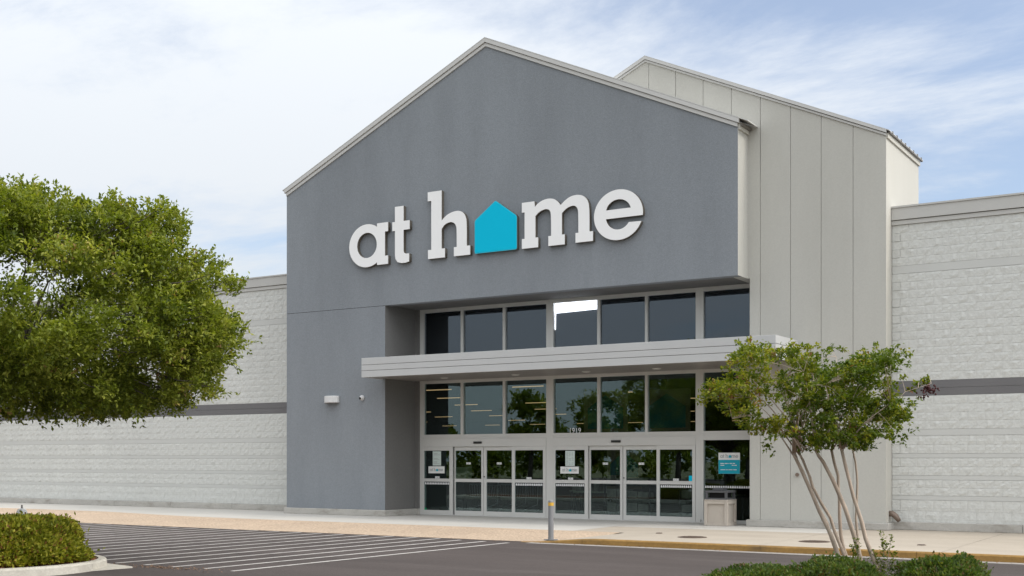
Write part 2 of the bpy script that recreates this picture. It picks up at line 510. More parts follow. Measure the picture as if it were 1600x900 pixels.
# ================================================================== GROUND
g = MB().add([(-900, -900, -0.16), (900, -900, -0.16), (900, 900, -0.16), (-900, 900, -0.16)], [(0, 1, 2, 3)])
tag(g.build('ground', M['ground']), kind='structure')
ZA = -0.13


def wob(x, s=0.6, a=0.02):
    return a * (noise.noise((x * s, 3.1, 7.7)) * 2)


# parking lot and drive lane: one gently uneven sheet with a ragged far edge where it meets the ramp
lot = MB()
xs = list(np.arange(-60, 26, 0.4))
ys = [-46, -20, -5, 5, 10, 14, 17, 20, 22]
vv = []; ff = []
for x in xs:
    for y in ys:
        vv.append((x, y, ZA))
    edge = 23.44 + wob(x, 2.3, 0.03) if x < -14.0 else 23.36
    vv.append((x, edge, ZA))
nY = len(ys) + 1
for i in range(len(xs) - 1):
    for j in range(nY - 1):
        ff.append((i * nY + j, (i + 1) * nY + j, (i + 1) * nY + j + 1, i * nY + j + 1))
lot.add(vv, ff)
lot_o = tag(lot.build('parking_lot', M['asphalt']), kind='structure')

# crossing stripes, each its own painted strip lying on the asphalt
k = 0
xn = -14.60
while xn > -45:
    far = 22.9 + min(1.0, 0.25 * k) * 0.45 + random.uniform(-0.05, 0.05)
    near = 14.66 + random.uniform(-0.06, 0.06)
    sl = 0.040
    w = 0.052
    s = MB()
    n = 8
    pv = []
    for i in range(n + 1):
        y = near + (far - near) * i / n
        x = xn + sl * (y - near)
        e = random.uniform(-0.006, 0.006)
        pv += [(x - w + e, y, ZA + 0.004), (x + w + e, y, ZA + 0.004)]
    s.add(pv, [(2 * i, 2 * i + 1, 2 * i + 3, 2 * i + 2) for i in range(n)])
    s.build('painted_stripe', M['line'], lot_o)
    xn -= 0.735 + random.uniform(-0.02, 0.02)
    k += 1

# exposed aggregate ramp (sloping from the walk down to the lot)
AGG_TOP = [(-62, 27.3), (-33, 27.05), (-29.4, 26.35), (-28.0, 26.1), (-24.9, 25.92), (-17.5, 25.85), (-12.75, 25.75)]


def lerp_poly(pts, x):
    for (x0, y0), (x1, y1) in zip(pts, pts[1:]):
        if x0 <= x <= x1:
            return y0 + (y1 - y0) * (x - x0) / (x1 - x0)
    return pts[-1][1] if x > pts[-1][0] else pts[0][1]


def curb_top(x):
    """height of the walk edge: flush at the crossing, rising to a full curb"""
    t = min(1, max(0, (x + 14.2) / 2.0))
    return ZA + 0.006 + (0.0 - ZA - 0.006) * (t * t * (3 - 2 * t))


ag = MB(); vv = []; ff = []
xs = list(np.arange(-60, -12.7, 0.3))
for x in xs:
    y1 = lerp_poly(AGG_TOP, x)
    y0 = 23.40 + wob(x, 2.3, 0.03)
    if x > -13.4:
        y0 = 23.40 + (x + 13.4) * 3.3
    z0 = ZA + 0.006 if x < -14.2 else curb_top(x)
    vv += [(x, min(y0, y1 - 0.02), z0 + (0.03 if x > -13.4 else 0) * 0), (x, y1, 0.0)]
ff = [(2 * i, 2 * i + 2, 2 * i + 3, 2 * i + 1) for i in range(len(xs) - 1)]
ag.add(vv, ff)
tag(ag.build('aggregate_ramp', M['aggregate']), kind='structure')

# concrete walk: base sheet plus cast slabs with tooled joints
walk = MB()
walk.add([(-62, 23.4, -0.14), (30, 23.4, -0.14), (30, 31.2, -0.14), (-62, 31.2, -0.14)], [(0, 1, 2, 3)])
walk_o = tag(walk.build('sidewalk', M['gutter']), kind='structure')
joints_x = [-60, -54, -48, -44.2, -40.4, -36.6, -32.8, -29.0, -25.2, -21.4, -17.6, -14.2]
for a, b in zip(joints_x, joints_x[1:]):
    q = 0.006
    n = 8
    s = MB(); pv = []
    for i in range(n + 1):
        x = a + q + (b - a - 2 * q) * i / n
        pv += [(x, lerp_poly(AGG_TOP, x) + 0.004, 0.0), (x, 31.15, 0.0), (x, lerp_poly(AGG_TOP, x) + 0.004, -0.12)]
    fc = []
    for i in range(n):
        o = 3 * i
        fc += [(o, o + 3, o + 4, o + 1), (o + 2, o + 5, o + 3, o)]
    s.add(pv, fc)
    s.build('concrete_slab', M['walk_pale'], walk_o)
joints_r = [-14.2, -12.1, -8.6, -5.0, -1.4, 2.2, 5.8, 9.4, 13, 18, 24, 30]
for a, b in zip(joints_r, joints_r[1:]):
    for y0, y1 in ((None, 28.0), (28.0, 31.15)):
        q = 0.005
        n = 6
        s = MB(); pv = []
        for i in range(n + 1):
            x = a + q + (b - a - 2 * q) * i / n
            if y0 is None:
                if x < -12.7: yy = lerp_poly(AGG_TOP, x) + 0.004
                else: yy = 23.42 + max(0, (-12.1 - x)) * 3.6
                if x > -12.1: yy = 23.43
            else:
                yy = y0 + q
            zf = 0.0
            pv += [(x, yy, zf), (x, y1 - q if y1 < 30 else y1, 0.0), (x, yy, -0.10)]
        fc = []
        for i in range(n):
            o = 3 * i
            fc += [(o, o + 3, o + 4, o + 1), (o + 2, o + 5, o + 3, o)]
        s.add(pv, fc)
        s.build('concrete_slab', M['walk_pale'] if (y0 and a < -12) else M['walk'], walk_o)
# wedge between the ramp end and the first curb stones
wd = MB().add([(-13.4, 23.40, curb_top(-13.4) - 0.003), (-12.1, 23.43, -0.004), (-12.1, 25.76, -0.004), (-12.74, 25.76, -0.004)], [(0, 1, 2, 3)])
tag(wd.build('sidewalk_apron', M['walk']), kind='structure')

# yellow curb in cast lengths, and the gutter strip before it
curb = thing('yellow_curb', 'faded yellow painted curb along the sidewalk right of the bollard', 'curb', (-10, 23.35, ZA))
cj = [-14.2, -13.4, -12.6, -11.5, -8.5, -5.42, -2.3, 0.8, 4, 8, 12, 16, 20, 25, 30]
for a, b in zip(cj, cj[1:]):
    n = 5
    s = MB(); pv = []; fc = []
    for i in range(n + 1):
        x = a + 0.004 + (b - a - 0.008) * i / n
        zt = curb_top(x) + 0.002
        pv += [(x, 23.27, ZA - 0.02), (x, 23.285, zt - min(0.025, (zt - ZA) * .4)), (x, 23.31, zt), (x, 23.425, zt), (x, 23.425, ZA - 0.02)]
    for i in range(n):
        o = 5 * i
        for j in range(4):
            fc.append((o + j, o + 5 + j, o + 6 + j, o + 1 + j))
    fc += [(0, 1, 2, 3, 4), tuple(5 * n + j for j in (4, 3, 2, 1, 0))]
    s.add(pv, fc)
    s.build('curb_stone', M['yellow'], curb)
gt = MB().add([(-13.9, 22.98, ZA + 0.004), (30, 22.9, ZA + 0.004), (30, 23.268, ZA + 0.006), (-13.9, 23.268, ZA + 0.006)], [(0, 1, 2, 3)])
tag(gt.build('gutter', M['gutter']), kind='structure')


# manholes and small covers on the walk
def cover(x, y, r, label, name='manhole_cover'):
    t = thing(name, label, 'manhole cover' if r > .12 else 'valve cover', (x, y, 0))
    MB().lathe((x, y, 0), [(r * 1.0, 0.001), (r * 1.0, 0.008), (r * .93, 0.009)], 24).build('rim', M['iron'], t)
    m = MB().lathe((x, y, 0.002), [(r * .90, 0), (r * .90, 0.010)], 24)
    for i in range(-2, 3):
        h = math.sqrt(max(0, (r * .8) ** 2 - (i * r * .3) ** 2))
        m.box(x - h, x + h, y + i * r * .3 - r * .05, y + i * r * .3 + r * .05, 0.012, 0.016)
    m.build('lid', M['iron'], t)
    return t


cover(-10.72, 25.0, 0.33, 'round iron cover on the sidewalk in front of the trash can')
cover(-7.93, 25.02, 0.33, 'round iron cover on the sidewalk behind the multi-stem tree')
cover(-5.75, 25.15, 0.09, 'small round valve cover on the walk right of the multi-stem tree', 'valve_cover')
cover(-11.95, 25.9, 0.08, 'small round valve cover on the walk between bollard and trash can', 'valve_cover')

# ================================================================== STORE BUILDING
YB = 29.25            # slate gable front
YW = 30.90            # glazing line
YT = 29.95            # pale gable front
store = thing('store_building', 'grey gabled home store with glazed entrance and taller pale gable behind', 'store building', (-17, 30, 0))

BX0, BX1 = -26.75, -11.28
BM = (BX0 + BX1) / 2
EAVE, APEX = 10.32, 13.80
RX = -22.72           # left side of the entrance recess
OV = 6.49             # underside of the overhang

# slate volume: gable over the recess, pier at the left (a real joint line between them)
gab = MB()
gab.prism_xz([(BX0, OV + 0.006), (BX1, OV + 0.006), (BX1, EAVE), (BM, APEX), (BX0, EAVE)], YB, YB + 0.30, 0)
gable = gab.build('gable_wall', [M['slate'], M['pale']], store)
# pale painted end strip of the gable on its right side, and the body behind
box('gable_return', M['pale'], store, BX1 - 0.25, BX1 + 0.003, YB + 0.003, 33.2, OV + 0.009, EAVE - 0.02)
MB().prism_xz([(BX0 + .26, 6.3), (BX1 - .26, 6.3), (BX1 - .26, EAVE + .1), (BM, APEX + .1), (BX0 + .26, EAVE + .1)], 33.22, 33.4).build('rear_wall', M['slate'], store)
box('gable_return', M['slate'], store, BX0 + 0.001, BX0 + 0.25, YB + 0.301, 36.0, 0.2, EAVE - 0.02)
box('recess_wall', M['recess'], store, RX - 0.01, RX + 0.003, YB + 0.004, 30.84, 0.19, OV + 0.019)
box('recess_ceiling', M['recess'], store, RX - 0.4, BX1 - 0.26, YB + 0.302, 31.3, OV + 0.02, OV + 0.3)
box('pier', M['slate'], store, BX0, RX, YB, 31.0, 0.19, OV - 0.006)
box('joint_strip', M['black'], store, BX0 + 0.012, RX - 0.02, YB + 0.012, 30.9, OV - 0.02, OV + 0.02)

# rake trim boards and roof of the slate gable
SL = (APEX - EAVE) / (BM - BX0)


def rake(parent, x0, x1, xm, ze, za, y0, y1, lo, hi, name, mat, cut=True):
    """board running up one side of a gable and down the other, two pieces"""
    for sgn in (-1, 1):
        xe = x0 if sgn < 0 else x1
        pts = [(xe, ze + lo), (xm, za + lo), (xm, za + hi), (xe, ze + hi)]
        if sgn > 0: pts = pts[::-1]
        MB().prism_xz(pts, y0, y1).build(name, mat, parent)


rake(store, BX0, BX1, BM, EAVE, APEX, YB - 0.035, YB + 0.02, -0.005, 0.095, 'lower_rake_trim', M['trim'])
rake(store, BX0 - 0.05, BX1 + 0.05, BM, EAVE - 0.05 * SL, APEX, YB - 0.07, YB + 0.02, 0.11, 0.225, 'upper_rake_trim', M['trim'])
rake(store, BX0, BX1, BM, EAVE, APEX, YB - 0.015, YB + 0.02, 0.096, 0.109, 'trim_groove', M['roof'])
# roof sheets
for sgn in (-1, 1):
    xe = BX0 - 0.12 if sgn < 0 else BX1 + 0.30
    ze = EAVE - (0.12 if sgn < 0 else 0.30) * SL
    pts = [(xe, ze + 0.228), (BM, APEX + 0.228), (BM, APEX + 0.25), (xe, ze + 0.25)]
    if sgn > 0: pts = pts[::-1]
    yb = 36.0 if sgn < 0 else 29.93
    MB().prism_xz(pts, YB - 0.075, yb).build('metal_roof', M['trim'], store)
# eave fascia and soffit on the right end
box('eave_fascia', M['cream'], store, BX1 + 0.003, BX1 + 0.055, YB + 0.022, 29.93, EAVE - 0.06, EAVE + 0.10)
box('eave_gutter', M['roof'], store, BX1 + 0.056, BX1 + 0.12, YB + 0.03, 29.93, EAVE + 0.03, EAVE + 0.10)

# plinth in front of pier and recess
MB().prism_xy([(BX0 - 0.08, YB - 0.05), (RX + 0.04, YB - 0.05), (RX + 0.06, 30.84), (RX - 0.1, 30.84), (RX - 0.1, YB + .1), (BX0 - 0.08, YB + .1)], 0.0, 0.188).build('plinth', M['plinth'], store, bevel=0.012)
box('plinth', M['plinth'], store, BX0 - 0.08, BX0 + .1, YB + .1005, 30.6, 0.0, 0.187)

# ---- pale gable tower: fibre panels with open joints
TX0, TX1, TXM = -20.75, -7.70, -14.225
TE, TA = 9.74, 12.70
TSL = (TA - TE) / (TX1 - TXM)


def t_top(x):
    return TA - abs(x - TXM) * TSL


box('tower_core', M['mortar'], store, -11.19, TX1 - 0.02, YT + 0.025, 33.3, 0.18, TE - 0.05)
MB().prism_xz([(TX0, 9.0), (TX1 - 0.02, 9.0), (TX1 - 0.02, TE - 0.04), (TXM, TA - 0.04), (TX0, TE - 0.04)], YT + 0.026, 33.28).build('tower_core', M['mortar'], store)
seams = [-20.55, -19.75, -18.95, -18.14, -17.34, -16.54, -15.74, -14.93, -14.13, -13.33, -12.53, -11.73, -10.93, -10.12, -9.32, -8.51, TX1]
for a, b in zip(seams, seams[1:]):
    q = 0.007
    z0 = 0.176 if a > -11.0 else 9.2
    aa, bb = a + q, (b - q if b < TX1 else b)
    if b < TXM or a > TXM:
        pts = [(aa, z0), (bb, z0), (bb, t_top(bb)), (aa, t_top(aa))]
    else:
        pts = [(aa, z0), (bb, z0), (bb, t_top(bb)), (TXM, TA), (aa, t_top(aa))]
    MB().prism_xz(pts, YT, YT + 0.022).build('wall_panel', M['pale'], store)
# narrow strip panel at the jamb, next to the glazing
box('wall_panel', M['pale'], store, -11.215, -10.937, YT - 0.001, YT + 0.021, 0.176, 10.6)
box('wall_panel', M['pale'], store, -11.278, -11.216, YT - 0.001, YT + 0.021, OV + .01, 10.6)
box('jamb_return', M['pale'], store, -11.22, -11.196, YT + 0.022, 31.0, 0.176, OV)
box('side_wall', M['cream'], store, TX1 - 0.019, TX1 + 0.004, YT + 0.001, 33.32, 0.18, TE - 0.02)
# trim, two steps
rake(store, TX0, TX1 + 0.01, TXM, TE, TA, YT - 0.03, YT + 0.02, 0.0, 0.055, 'lower_rake_trim', M['trim'])
rake(store, TX0, TX1 + 0.02, TXM, TE, TA, YT - 0.06, YT + 0.02, 0.067, 0.145, 'upper_rake_trim', M['trim'])
rake(store, TX0, TX1, TXM, TE, TA, YT - 0.012, YT + 0.02, 0.0555, 0.0665, 'trim_groove', M['roof'])
for sgn in (-1, 1):
    xe = TX0 - 0.1 if sgn < 0 else TX1 + 0.10
    ze = TE - 0.10 * TSL
    pts = [(xe, ze + 0.147), (TXM, TA + 0.147), (TXM, TA + 0.165), (xe, ze + 0.165)]
    if sgn > 0: pts = pts[::-1]
    MB().prism_xz(pts, YT - 0.062, 33.45).build('metal_roof', M['trim'], store)
box('eave_fascia', M['cream'], store, TX1 + 0.006, TX1 + 0.045, YT + 0.022, 33.34, TE - 0.05, TE + 0.07)
box('eave_gutter', M['roof'], store, TX1 + 0.046, TX1 + 0.095, YT + 0.022, 33.42, TE + 0.075, TE + 0.10)
for i in range(8):
    y = YT + 0.25 + i * 0.43
    box('roof_seam', M['roof'], store, TX1 + 0.02, TX1 + 0.11, y, y + 0.04, TE + 0.101, TE + 0.15)
# plinth of the tower
MB().prism_xy([(-11.30, YT - 0.07), (TX1 + 0.07, YT - 0.07), (TX1 + 0.07, 30.62), (TX1 - .1, 30.62), (TX1 - .1, YT + .2), (-11.30, YT + .2)], 0.0, 0.174).build('plinth', M['plinth'], store, bevel=0.012)
MB().lathe((-9.93, YT, 1.36), [(0.035, 0.0), (0.035, -0.03), (0.05, -0.035), (0.05, -0.06)], 10, axis='Y').build('hose_tap', M['brass'], store)
# flared drain nozzle on the plinth corner
nz = MB().tube([(TX1 - 0.02, 30.28, 0.40), (TX1 + 0.08, 30.27, 0.40), (TX1 + 0.16, 30.26, 0.34), (TX1 + 0.25, 30.25, 0.22)], [0.075, 0.075, 0.072, 0.05], 10)
nz.build('drain_nozzle', M['brass'], store, smooth=True)

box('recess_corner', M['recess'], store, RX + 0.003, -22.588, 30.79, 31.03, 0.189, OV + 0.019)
box('plinth', M['plinth'], store, RX - 0.05, -22.588, 30.7995, 31.02, 0.0, 0.1875)
# ---- glazing framework
V = [(-22.585, -22.44), (-21.02, -20.93), (-19.47, -19.38), (-17.93, -17.69), (-16.22, -16.13), (-14.69, -14.61), (-13.14, -12.91), (-11.57, -11.215)]
fr = MB()
FY0, FY1 = YW - 0.02, YW + 0.12
# full-height posts
for i in (0, 3, 6, 7):
    a, b = V[i]
    
    fr.box(a, b, FY0, FY1, 0.005, 6.52)
for i in (1, 2, 4, 5):
    a, b = V[i]
    fr.box(a, b, FY0 + 0.004, FY1, 2.535, 4.149)
    fr.box(a, b, FY0 + 0.004, FY1, 4.62, 6.399)
# horizontals between posts
full = [(V[0][1], V[3][0]), (V[3][1], V[6][0]), (V[6][1], V[7][0])]
for a, b in full:
    fr.box(a, b, FY0 + 0.002, FY1, 6.40, 6.52)
    fr.box(a, b, FY0 + 0.002, FY1, 4.15, 4.619)
    fr.box(a, b, FY0 + 0.002, FY1, 2.46, 2.534)
    fr.box(a, b, FY0 + 0.012, FY1, 2.40, 2.459)
fr.box(V[6][1], V[7][0], FY0 + 0.002, FY1, 2.285, 2.399)
fr.box(V[6][1], V[7][0], FY0 + 0.002, FY1, 0.005, 0.09)
fr.build('window_frame', M['alu'], store)
hm = M['alu']
for a, b in full[:2]:
    h = box('door_header', hm, store, a + 0.002, b - 0.002, FY0 - 0.012, FY1, 2.15, 2.399, bevel=0.004)
    xm = a + 0.46 * (b - a)
    sx = MB().box(xm - 0.15, xm + 0.15, FY0 - 0.05, FY0 - 0.013, 2.24, 2.305)
    sx.build('motion_sensor', M['alu_dark'], h, bevel=0.006)

GY = YW + 0.05
bays = [(V[i][1], V[i + 1][0]) for i in range(7)]
for i, (a, b) in enumerate(bays):
    MB().box(a - 0.01, b + 0.01, GY, GY + 0.006, 4.60, 6.41).build('window_pane', M['glass_top'], store)
    MB().box(a - 0.01, b + 0.01, GY, GY + 0.006, 2.525, 4.16).build('window_pane', M['glass'], store)
MB().box(V[6][1] - 0.01, V[7][0] + 0.01, GY, GY + 0.006, 0.08, 2.29).build('window_pane', M['glass'], store)
# clerestory spandrel backing, and a made-up glowing white panel in one bay
box('spandrel_backing', M['black'], store, -22.5, -11.3, GY + 0.10, GY + 0.16, 4.45, 6.55)
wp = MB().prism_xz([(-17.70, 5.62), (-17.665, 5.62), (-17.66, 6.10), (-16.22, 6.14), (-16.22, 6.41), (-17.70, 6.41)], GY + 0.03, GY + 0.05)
tag(wp.build('glow_patch', M['white_glow'], store), label='added glowing white patch in the upper pane')


# ---- sliding doors and sidelights
def leaf(name, x0, x1, gx0, gx1, y):
    f = MB()
    f.box(x0, gx0, y, y + 0.05, 0.02, 2.147)
    f.box(gx1, x1, y, y + 0.05, 0.02, 2.147)
    f.box(gx0, gx1, y + 0.002, y + 0.048, 2.03, 2.147)
    f.box(gx0, gx1, y + 0.002, y + 0.048, 1.05, 1.148)
    f.box(gx0, gx1, y + 0.002, y + 0.048, 0.02, 0.15)
    d = f.build(name, M['alu'], store)
    MB().box(gx0 - 0.008, gx1 + 0.008, y + 0.02, y + 0.026, 1.14, 2.04).build('door_pane', M['glass'], d)
    MB().box(gx0 - 0.008, gx1 + 0.008, y + 0.02, y + 0.026, 0.14, 1.06).build('door_pane', M['glass'], d)
    return d


sets = [[(-22.51, -21.32, -22.42, -21.44), (-21.285, -20.205, -21.25, -20.28), (-20.19, -19.135, -20.09, -19.17), (-19.13, -17.94, -19.03, -18.04)],
        [(-17.685, -16.52, -17.62, -16.63), (-16.505, -15.42, -16.46, -15.50), (-15.40, -14.33, -15.31, -14.345), (-14.325, -13.15, -14.23, -13.24)]]
doors = []
for st in sets:
    row = []
    for j, (x0, x1, g0, g1) in enumerate(st):
        sl = j in (1, 2)
        row.append(leaf('sliding_door' if sl else 'door_sidelight', x0, x1, g0, g1, FY0 - 0.004 + (0.055 if sl else 0.0)))
    doors.append(row)
    # gasket gaps
    box('door_gasket', M['alu_dark'], store, st[0][1] + 0.002, st[1][0] + 0.02, FY0 + 0.06, FY0 + 0.10, 0.02, 2.14)
    box('door_gasket', M['alu_dark'], store, st[1][1] - 0.02, st[2][0] + 0.02, FY0 + 0.102, FY0 + 0.11, 0.02, 2.14)
    MB().lathe(((st[2][0] + 0.03), FY0 + 0.045, 1.22), [(0.018, 0), (0.018, -0.02)], 8, axis='Y').build('lock', M['alu_dark'], row[2])
box('threshold', M['alu'], store, -22.5, -11.6, FY0 - 0.06, FY1, 0.002, 0.018)
# small corner floor boxes at the post
box('post_base', M['alu'], store, -13.10, -12.98, FY0 - 0.05, FY0 - 0.002, 0.02, 0.09)


# safety print: rows of small white houses on the fixed panes
def dots(x0, x1, n, z0, h, y, parent):
    m = MB()
    p = (x1 - x0) / n
    for i in range(n):
        c = x0 + (i + .5) * p
        w = p * 0.36
        m.prism_xz([(c - w, z0), (c + w, z0), (c + w, z0 + h * .62), (c, z0 + h), (c - w, z0 + h * .62)], y, y + 0.001)
    return m.build('safety_print', M['white_print'], parent)


for row in doors:
    for j in (0, 3):
        st = sets[doors.index(row)][j]
        dots(st[2] + 0.02, st[3] - 0.02, 15, 0.962, 0.075, FY0 + 0.010, row[j])
dots(-12.90, -11.58, 20, 0.965, 0.07, GY - 0.004, store)


def dash_rows(m, x0, x1, z, widths, h, y):
    x = x0
    for w in widths:
        m.box(x, min(x + w, x1), y, y + 0.001, z, z + h)
        x += w + 0.02


def door_label(x, z, y, parent):
    m = MB().box(x - 0.085, x + 0.085, y, y + 0.001, z, z + 0.06)
    d = m.build('small_decal', M['white_print'], parent)
    m = MB()
    dash_rows(m, x - 0.07, x + 0.07, z + 0.018, (0.035, 0.045, 0.02), 0.024, y - 0.002)
    m.build('decal_print', M['ink'], d)


for r, row in enumerate(doors):
    for j in range(4):
        st = sets[r][j]
        xm = (st[2] + st[3]) / 2
        if j in (1, 2):
            door_label(xm, 1.60, FY0 + 0.062, row[j])
        else:
            door_label(xm - (0 if j else -0.02), 1.155, FY0 + 0.010, row[j])

# ---- entrance canopy
CX0, CX1, CY = -22.825, -9.912, 28.232
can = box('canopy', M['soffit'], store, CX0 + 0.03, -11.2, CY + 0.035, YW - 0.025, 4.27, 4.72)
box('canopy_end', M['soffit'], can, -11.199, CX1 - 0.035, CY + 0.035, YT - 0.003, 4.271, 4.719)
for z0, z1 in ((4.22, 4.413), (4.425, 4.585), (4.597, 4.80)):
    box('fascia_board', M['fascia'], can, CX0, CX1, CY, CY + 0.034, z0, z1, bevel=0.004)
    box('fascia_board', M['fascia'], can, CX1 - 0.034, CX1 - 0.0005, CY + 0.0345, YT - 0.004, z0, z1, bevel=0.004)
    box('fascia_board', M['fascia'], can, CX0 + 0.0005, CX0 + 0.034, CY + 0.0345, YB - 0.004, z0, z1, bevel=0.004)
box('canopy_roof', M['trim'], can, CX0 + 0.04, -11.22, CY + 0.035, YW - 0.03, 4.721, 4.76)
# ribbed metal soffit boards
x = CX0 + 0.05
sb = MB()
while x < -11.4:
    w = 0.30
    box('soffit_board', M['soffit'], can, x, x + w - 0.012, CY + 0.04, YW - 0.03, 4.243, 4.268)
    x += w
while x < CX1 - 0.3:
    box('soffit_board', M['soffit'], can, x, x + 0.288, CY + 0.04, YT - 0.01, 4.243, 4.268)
    x += 0.30
for lx in (-20.95, -18.40, -16.05, -13.87):
    d = MB().lathe((lx, 29.9, 4.225), [(0.11, 0), (0.13, 0.012), (0.13, 0.017)], 18).build('soffit_light', M['alu'], can)
    MB().lathe((lx, 29.9, 4.218), [(0.085, 0), (0.10, 0.006)], 16).build('lamp_lens', M['lamp_lens'], d)

# street number on the transom glass
def text_mesh(body, size, mat, name, parent, loc, extrude=0.0005, align='CENTER'):
    cu = bpy.data.curves.new(name, 'FONT')
    cu.body = body; cu.size = size; cu.align_x = align; cu.extrude = extrude
    tmp = bpy.data.objects.new('text_source', cu)
    COL.objects.link(tmp)
    bpy.context.view_layer.update()
    dg = bpy.context.evaluated_depsgraph_get()
    me = bpy.data.meshes.new_from_object(tmp.evaluated_get(dg))
    bpy.data.objects.remove(tmp)
    me.transform(Matrix.Rotation(math.radians(90), 4, 'X'))
    off = origin_of(parent) if parent is not None else Vector((0, 0, 0))
    me.transform(Matrix.Translation(Vector(loc) - off))
    me.materials.clear(); me.materials.append(mat)
    me.name = name
    return link(bpy.data.objects.new(name, me), parent)


nb = text_mesh('1919', 0.21, M['white_print'], 'street_number', store, (-16.99, GY - 0.006, 2.535))

# ---- interior seen through the glass
it = MB()
IX0, IX1, IY0, IY1, IZ = -62, -7.8, GY + 0.165, 92, 5.2
it.add([(IX0, 33.5, 0.001), (IX1, IY0, 0.001), (IX1, IY1, 0.001), (IX0, IY1, 0.001)], [(0, 1, 2, 3)], 1)
it.add([(-22.6, IY0, 0.001), (IX1, IY0, 0.001), (IX0, 33.5, 0.001), (-22.6, 33.5, 0.001)], [(0, 1, 2)], 1)
it.add([(IX0, IY0, IZ), (IX1, IY0, IZ), (IX1, IY1, IZ), (IX0, IY1, IZ)], [(3, 2, 1, 0)])
it.add([(IX0, IY1, 0), (IX1, IY1, 0), (IX1, IY1, IZ), (IX0, IY1, IZ)], [(0, 1, 2, 3)])
it.add([(IX0, IY0, 0), (IX0, IY1, 0), (IX0, IY1, IZ), (IX0, IY0, IZ)], [(0, 1, 2, 3)])
it.add([(IX1, IY0, 0), (IX1, IY1, 0), (IX1, IY1, IZ), (IX1, IY0, IZ)], [(3, 2, 1, 0)])
it.add([(IX0, IY0, 0), (-22.6, IY0, 0), (-22.6, IY0, IZ), (IX0, IY0, IZ)], [(3, 2, 1, 0)])
it.build('store_interior', [M['interior'], M['interior_floor']], store)
sp = None
for iy, y in enumerate((36, 41, 46.5, 52.5, 59, 66.5, 75)):
    for ix in range(11):
        x = -14.5 - ix * 3.9 + (iy % 2) * 1.9 - (y - 36) * 0.18
        if x < -58 or x > -9.5: continue
        if random.random() < 0.3: continue
        if sp is None:
            sp = box('strip_light', M['strip'], store, x, x + 1.25, y, y + 0.075, 4.30, 4.33)
            base = Vector((x, y, 0))
        else:
            c = sp.copy(); COL.objects.link(c); c.parent = store
            c.location = Vector((x, y, 0)) - base


def shelf_unit(x, y, w, label, levels=3):
    t = thing('shelf_unit', label, 'shelf', (x, y, 0), 'merchandise racks inside the entrance')
    p = MB()
    for sx in (0, w):
        for sy in (0, .5):
            p.box(x + sx - .02, x + sx + .02, y + sy - .02, y + sy + .02, 0.004, 1.25)
    p.build('upright', M['shelf'], t)
    for l in range(levels):
        z = 0.15 + l * 0.40
        box('shelf_board', M['shelf'], t, x + 0.021, x + w - 0.021, y, y + .5, z, z + 0.03)
        n = int(w / .36)
        for i in range(n):
            xx = x + 0.05 + i * (w - .1) / n
            box('basket', M['goods'], t, xx, xx + (w - .1) / n - .03, y + .03, y + .45, z + .031, z + .031 + random.uniform(.18, .30))
    return t


shelf_unit(-16.8, 32.5, 1.5, 'dark rack of baskets seen through the right sliding doors')
shelf_unit(-14.6, 33.1, 1.5, 'low rack of goods seen through the far right sidelight', 2)


def banner(x, z, w, h, y, label):
    t = thing('house_banner', label, 'banner', (x, y, z))
    box('board', M['banner_wood'], t, x - w * .62, x + w * .62, y, y + 0.03, z - 0.1, z + h + 0.14)
    MB().prism_xz([(x - w / 2, z), (x + w / 2, z), (x + w / 2, z + h * .62), (x, z + h), (x - w / 2, z + h * .62)], y - 0.012, y - 0.002).build('house_print', M['banner_teal'], t)
    MB().box(x - 0.01, x + 0.01, y + 0.01, y + 0.02, z + h + 0.141, 5.19 if z > 2 else z + h + 0.3).build('cable', M['shelf'], t)
    return t


banner(-17.35, 2.72, 1.25, 1.05, 33.6, 'teal house banner hanging behind the glass right of the street number')
banner(-15.25, 2.72, 1.25, 1.05, 33.6, 'teal house banner hanging behind the transom pane nearest the small tree')
bn = banner(-16.35, 0.95, 0.95, 1.05, 32.9, 'teal house panel standing inside the right sliding doors')
def cart(x, y, label):
    t = thing('shopping_cart', label, 'shopping cart', (x, y, 0), 'shopping carts parked inside the doors')
    m = MB()
    B = [(-.26, -.42, .55), (.26, -.42, .55), (.26, .40, .50), (-.26, .40, .50)]
    Tp = [(-.29, -.45, .95), (.29, -.45, .95), (.29, .50, .90), (-.29, .50, .90)]
    P3 = lambda p: (x + p[0], y + p[1], p[2])
    for R4 in (B, Tp):
        for i in range(4):
            m.tube([P3(R4[i]), P3(R4[(i + 1) % 4])], [.012, .012], 4)
    for i in range(4):
        a, b, a2, b2 = (Vector(P3(q)) for q in (B[i], B[(i + 1) % 4], Tp[i], Tp[(i + 1) % 4]))
        for k in range(7):
            m.tube([a.lerp(b, k / 6), a2.lerp(b2, k / 6)], [.006, .006], 3)
    m.build('basket', M['cart_wire'], t)
    f = MB()
    for sx in (-.24, .24):
        f.tube([P3((sx, .45, 1.02)), P3((sx, .40, .30)), P3((sx, -.40, .16))], [.014] * 3, 5)
    f.build('frame', M['cart_wire'], t)
    MB().tube([P3((-.27, .52, 1.03)), P3((.27, .52, 1.03))], [.018, .018], 6).build('handle', M['teal_print'], t)
    for sx in (-.24, .24):
        for sy in (-.38, .38):
            MB().lathe((x + sx - .015, y + sy, .068), [(.06, 0), (.06, .03)], 10, axis='X').build('wheel', M['alu_dark'], t)


M['cart_wire'] = material('cart_wire', (0.42, 0.42, 0.43), 0.4, metallic=0.3)
cart(-21.25, 32.6, 'wire shopping cart behind the left sliding doors')
cart(-20.35, 32.9, 'wire shopping cart nearest the centre of the left doors')
cart(-19.3, 32.7, 'wire shopping cart behind the left set\'s right sidelight')


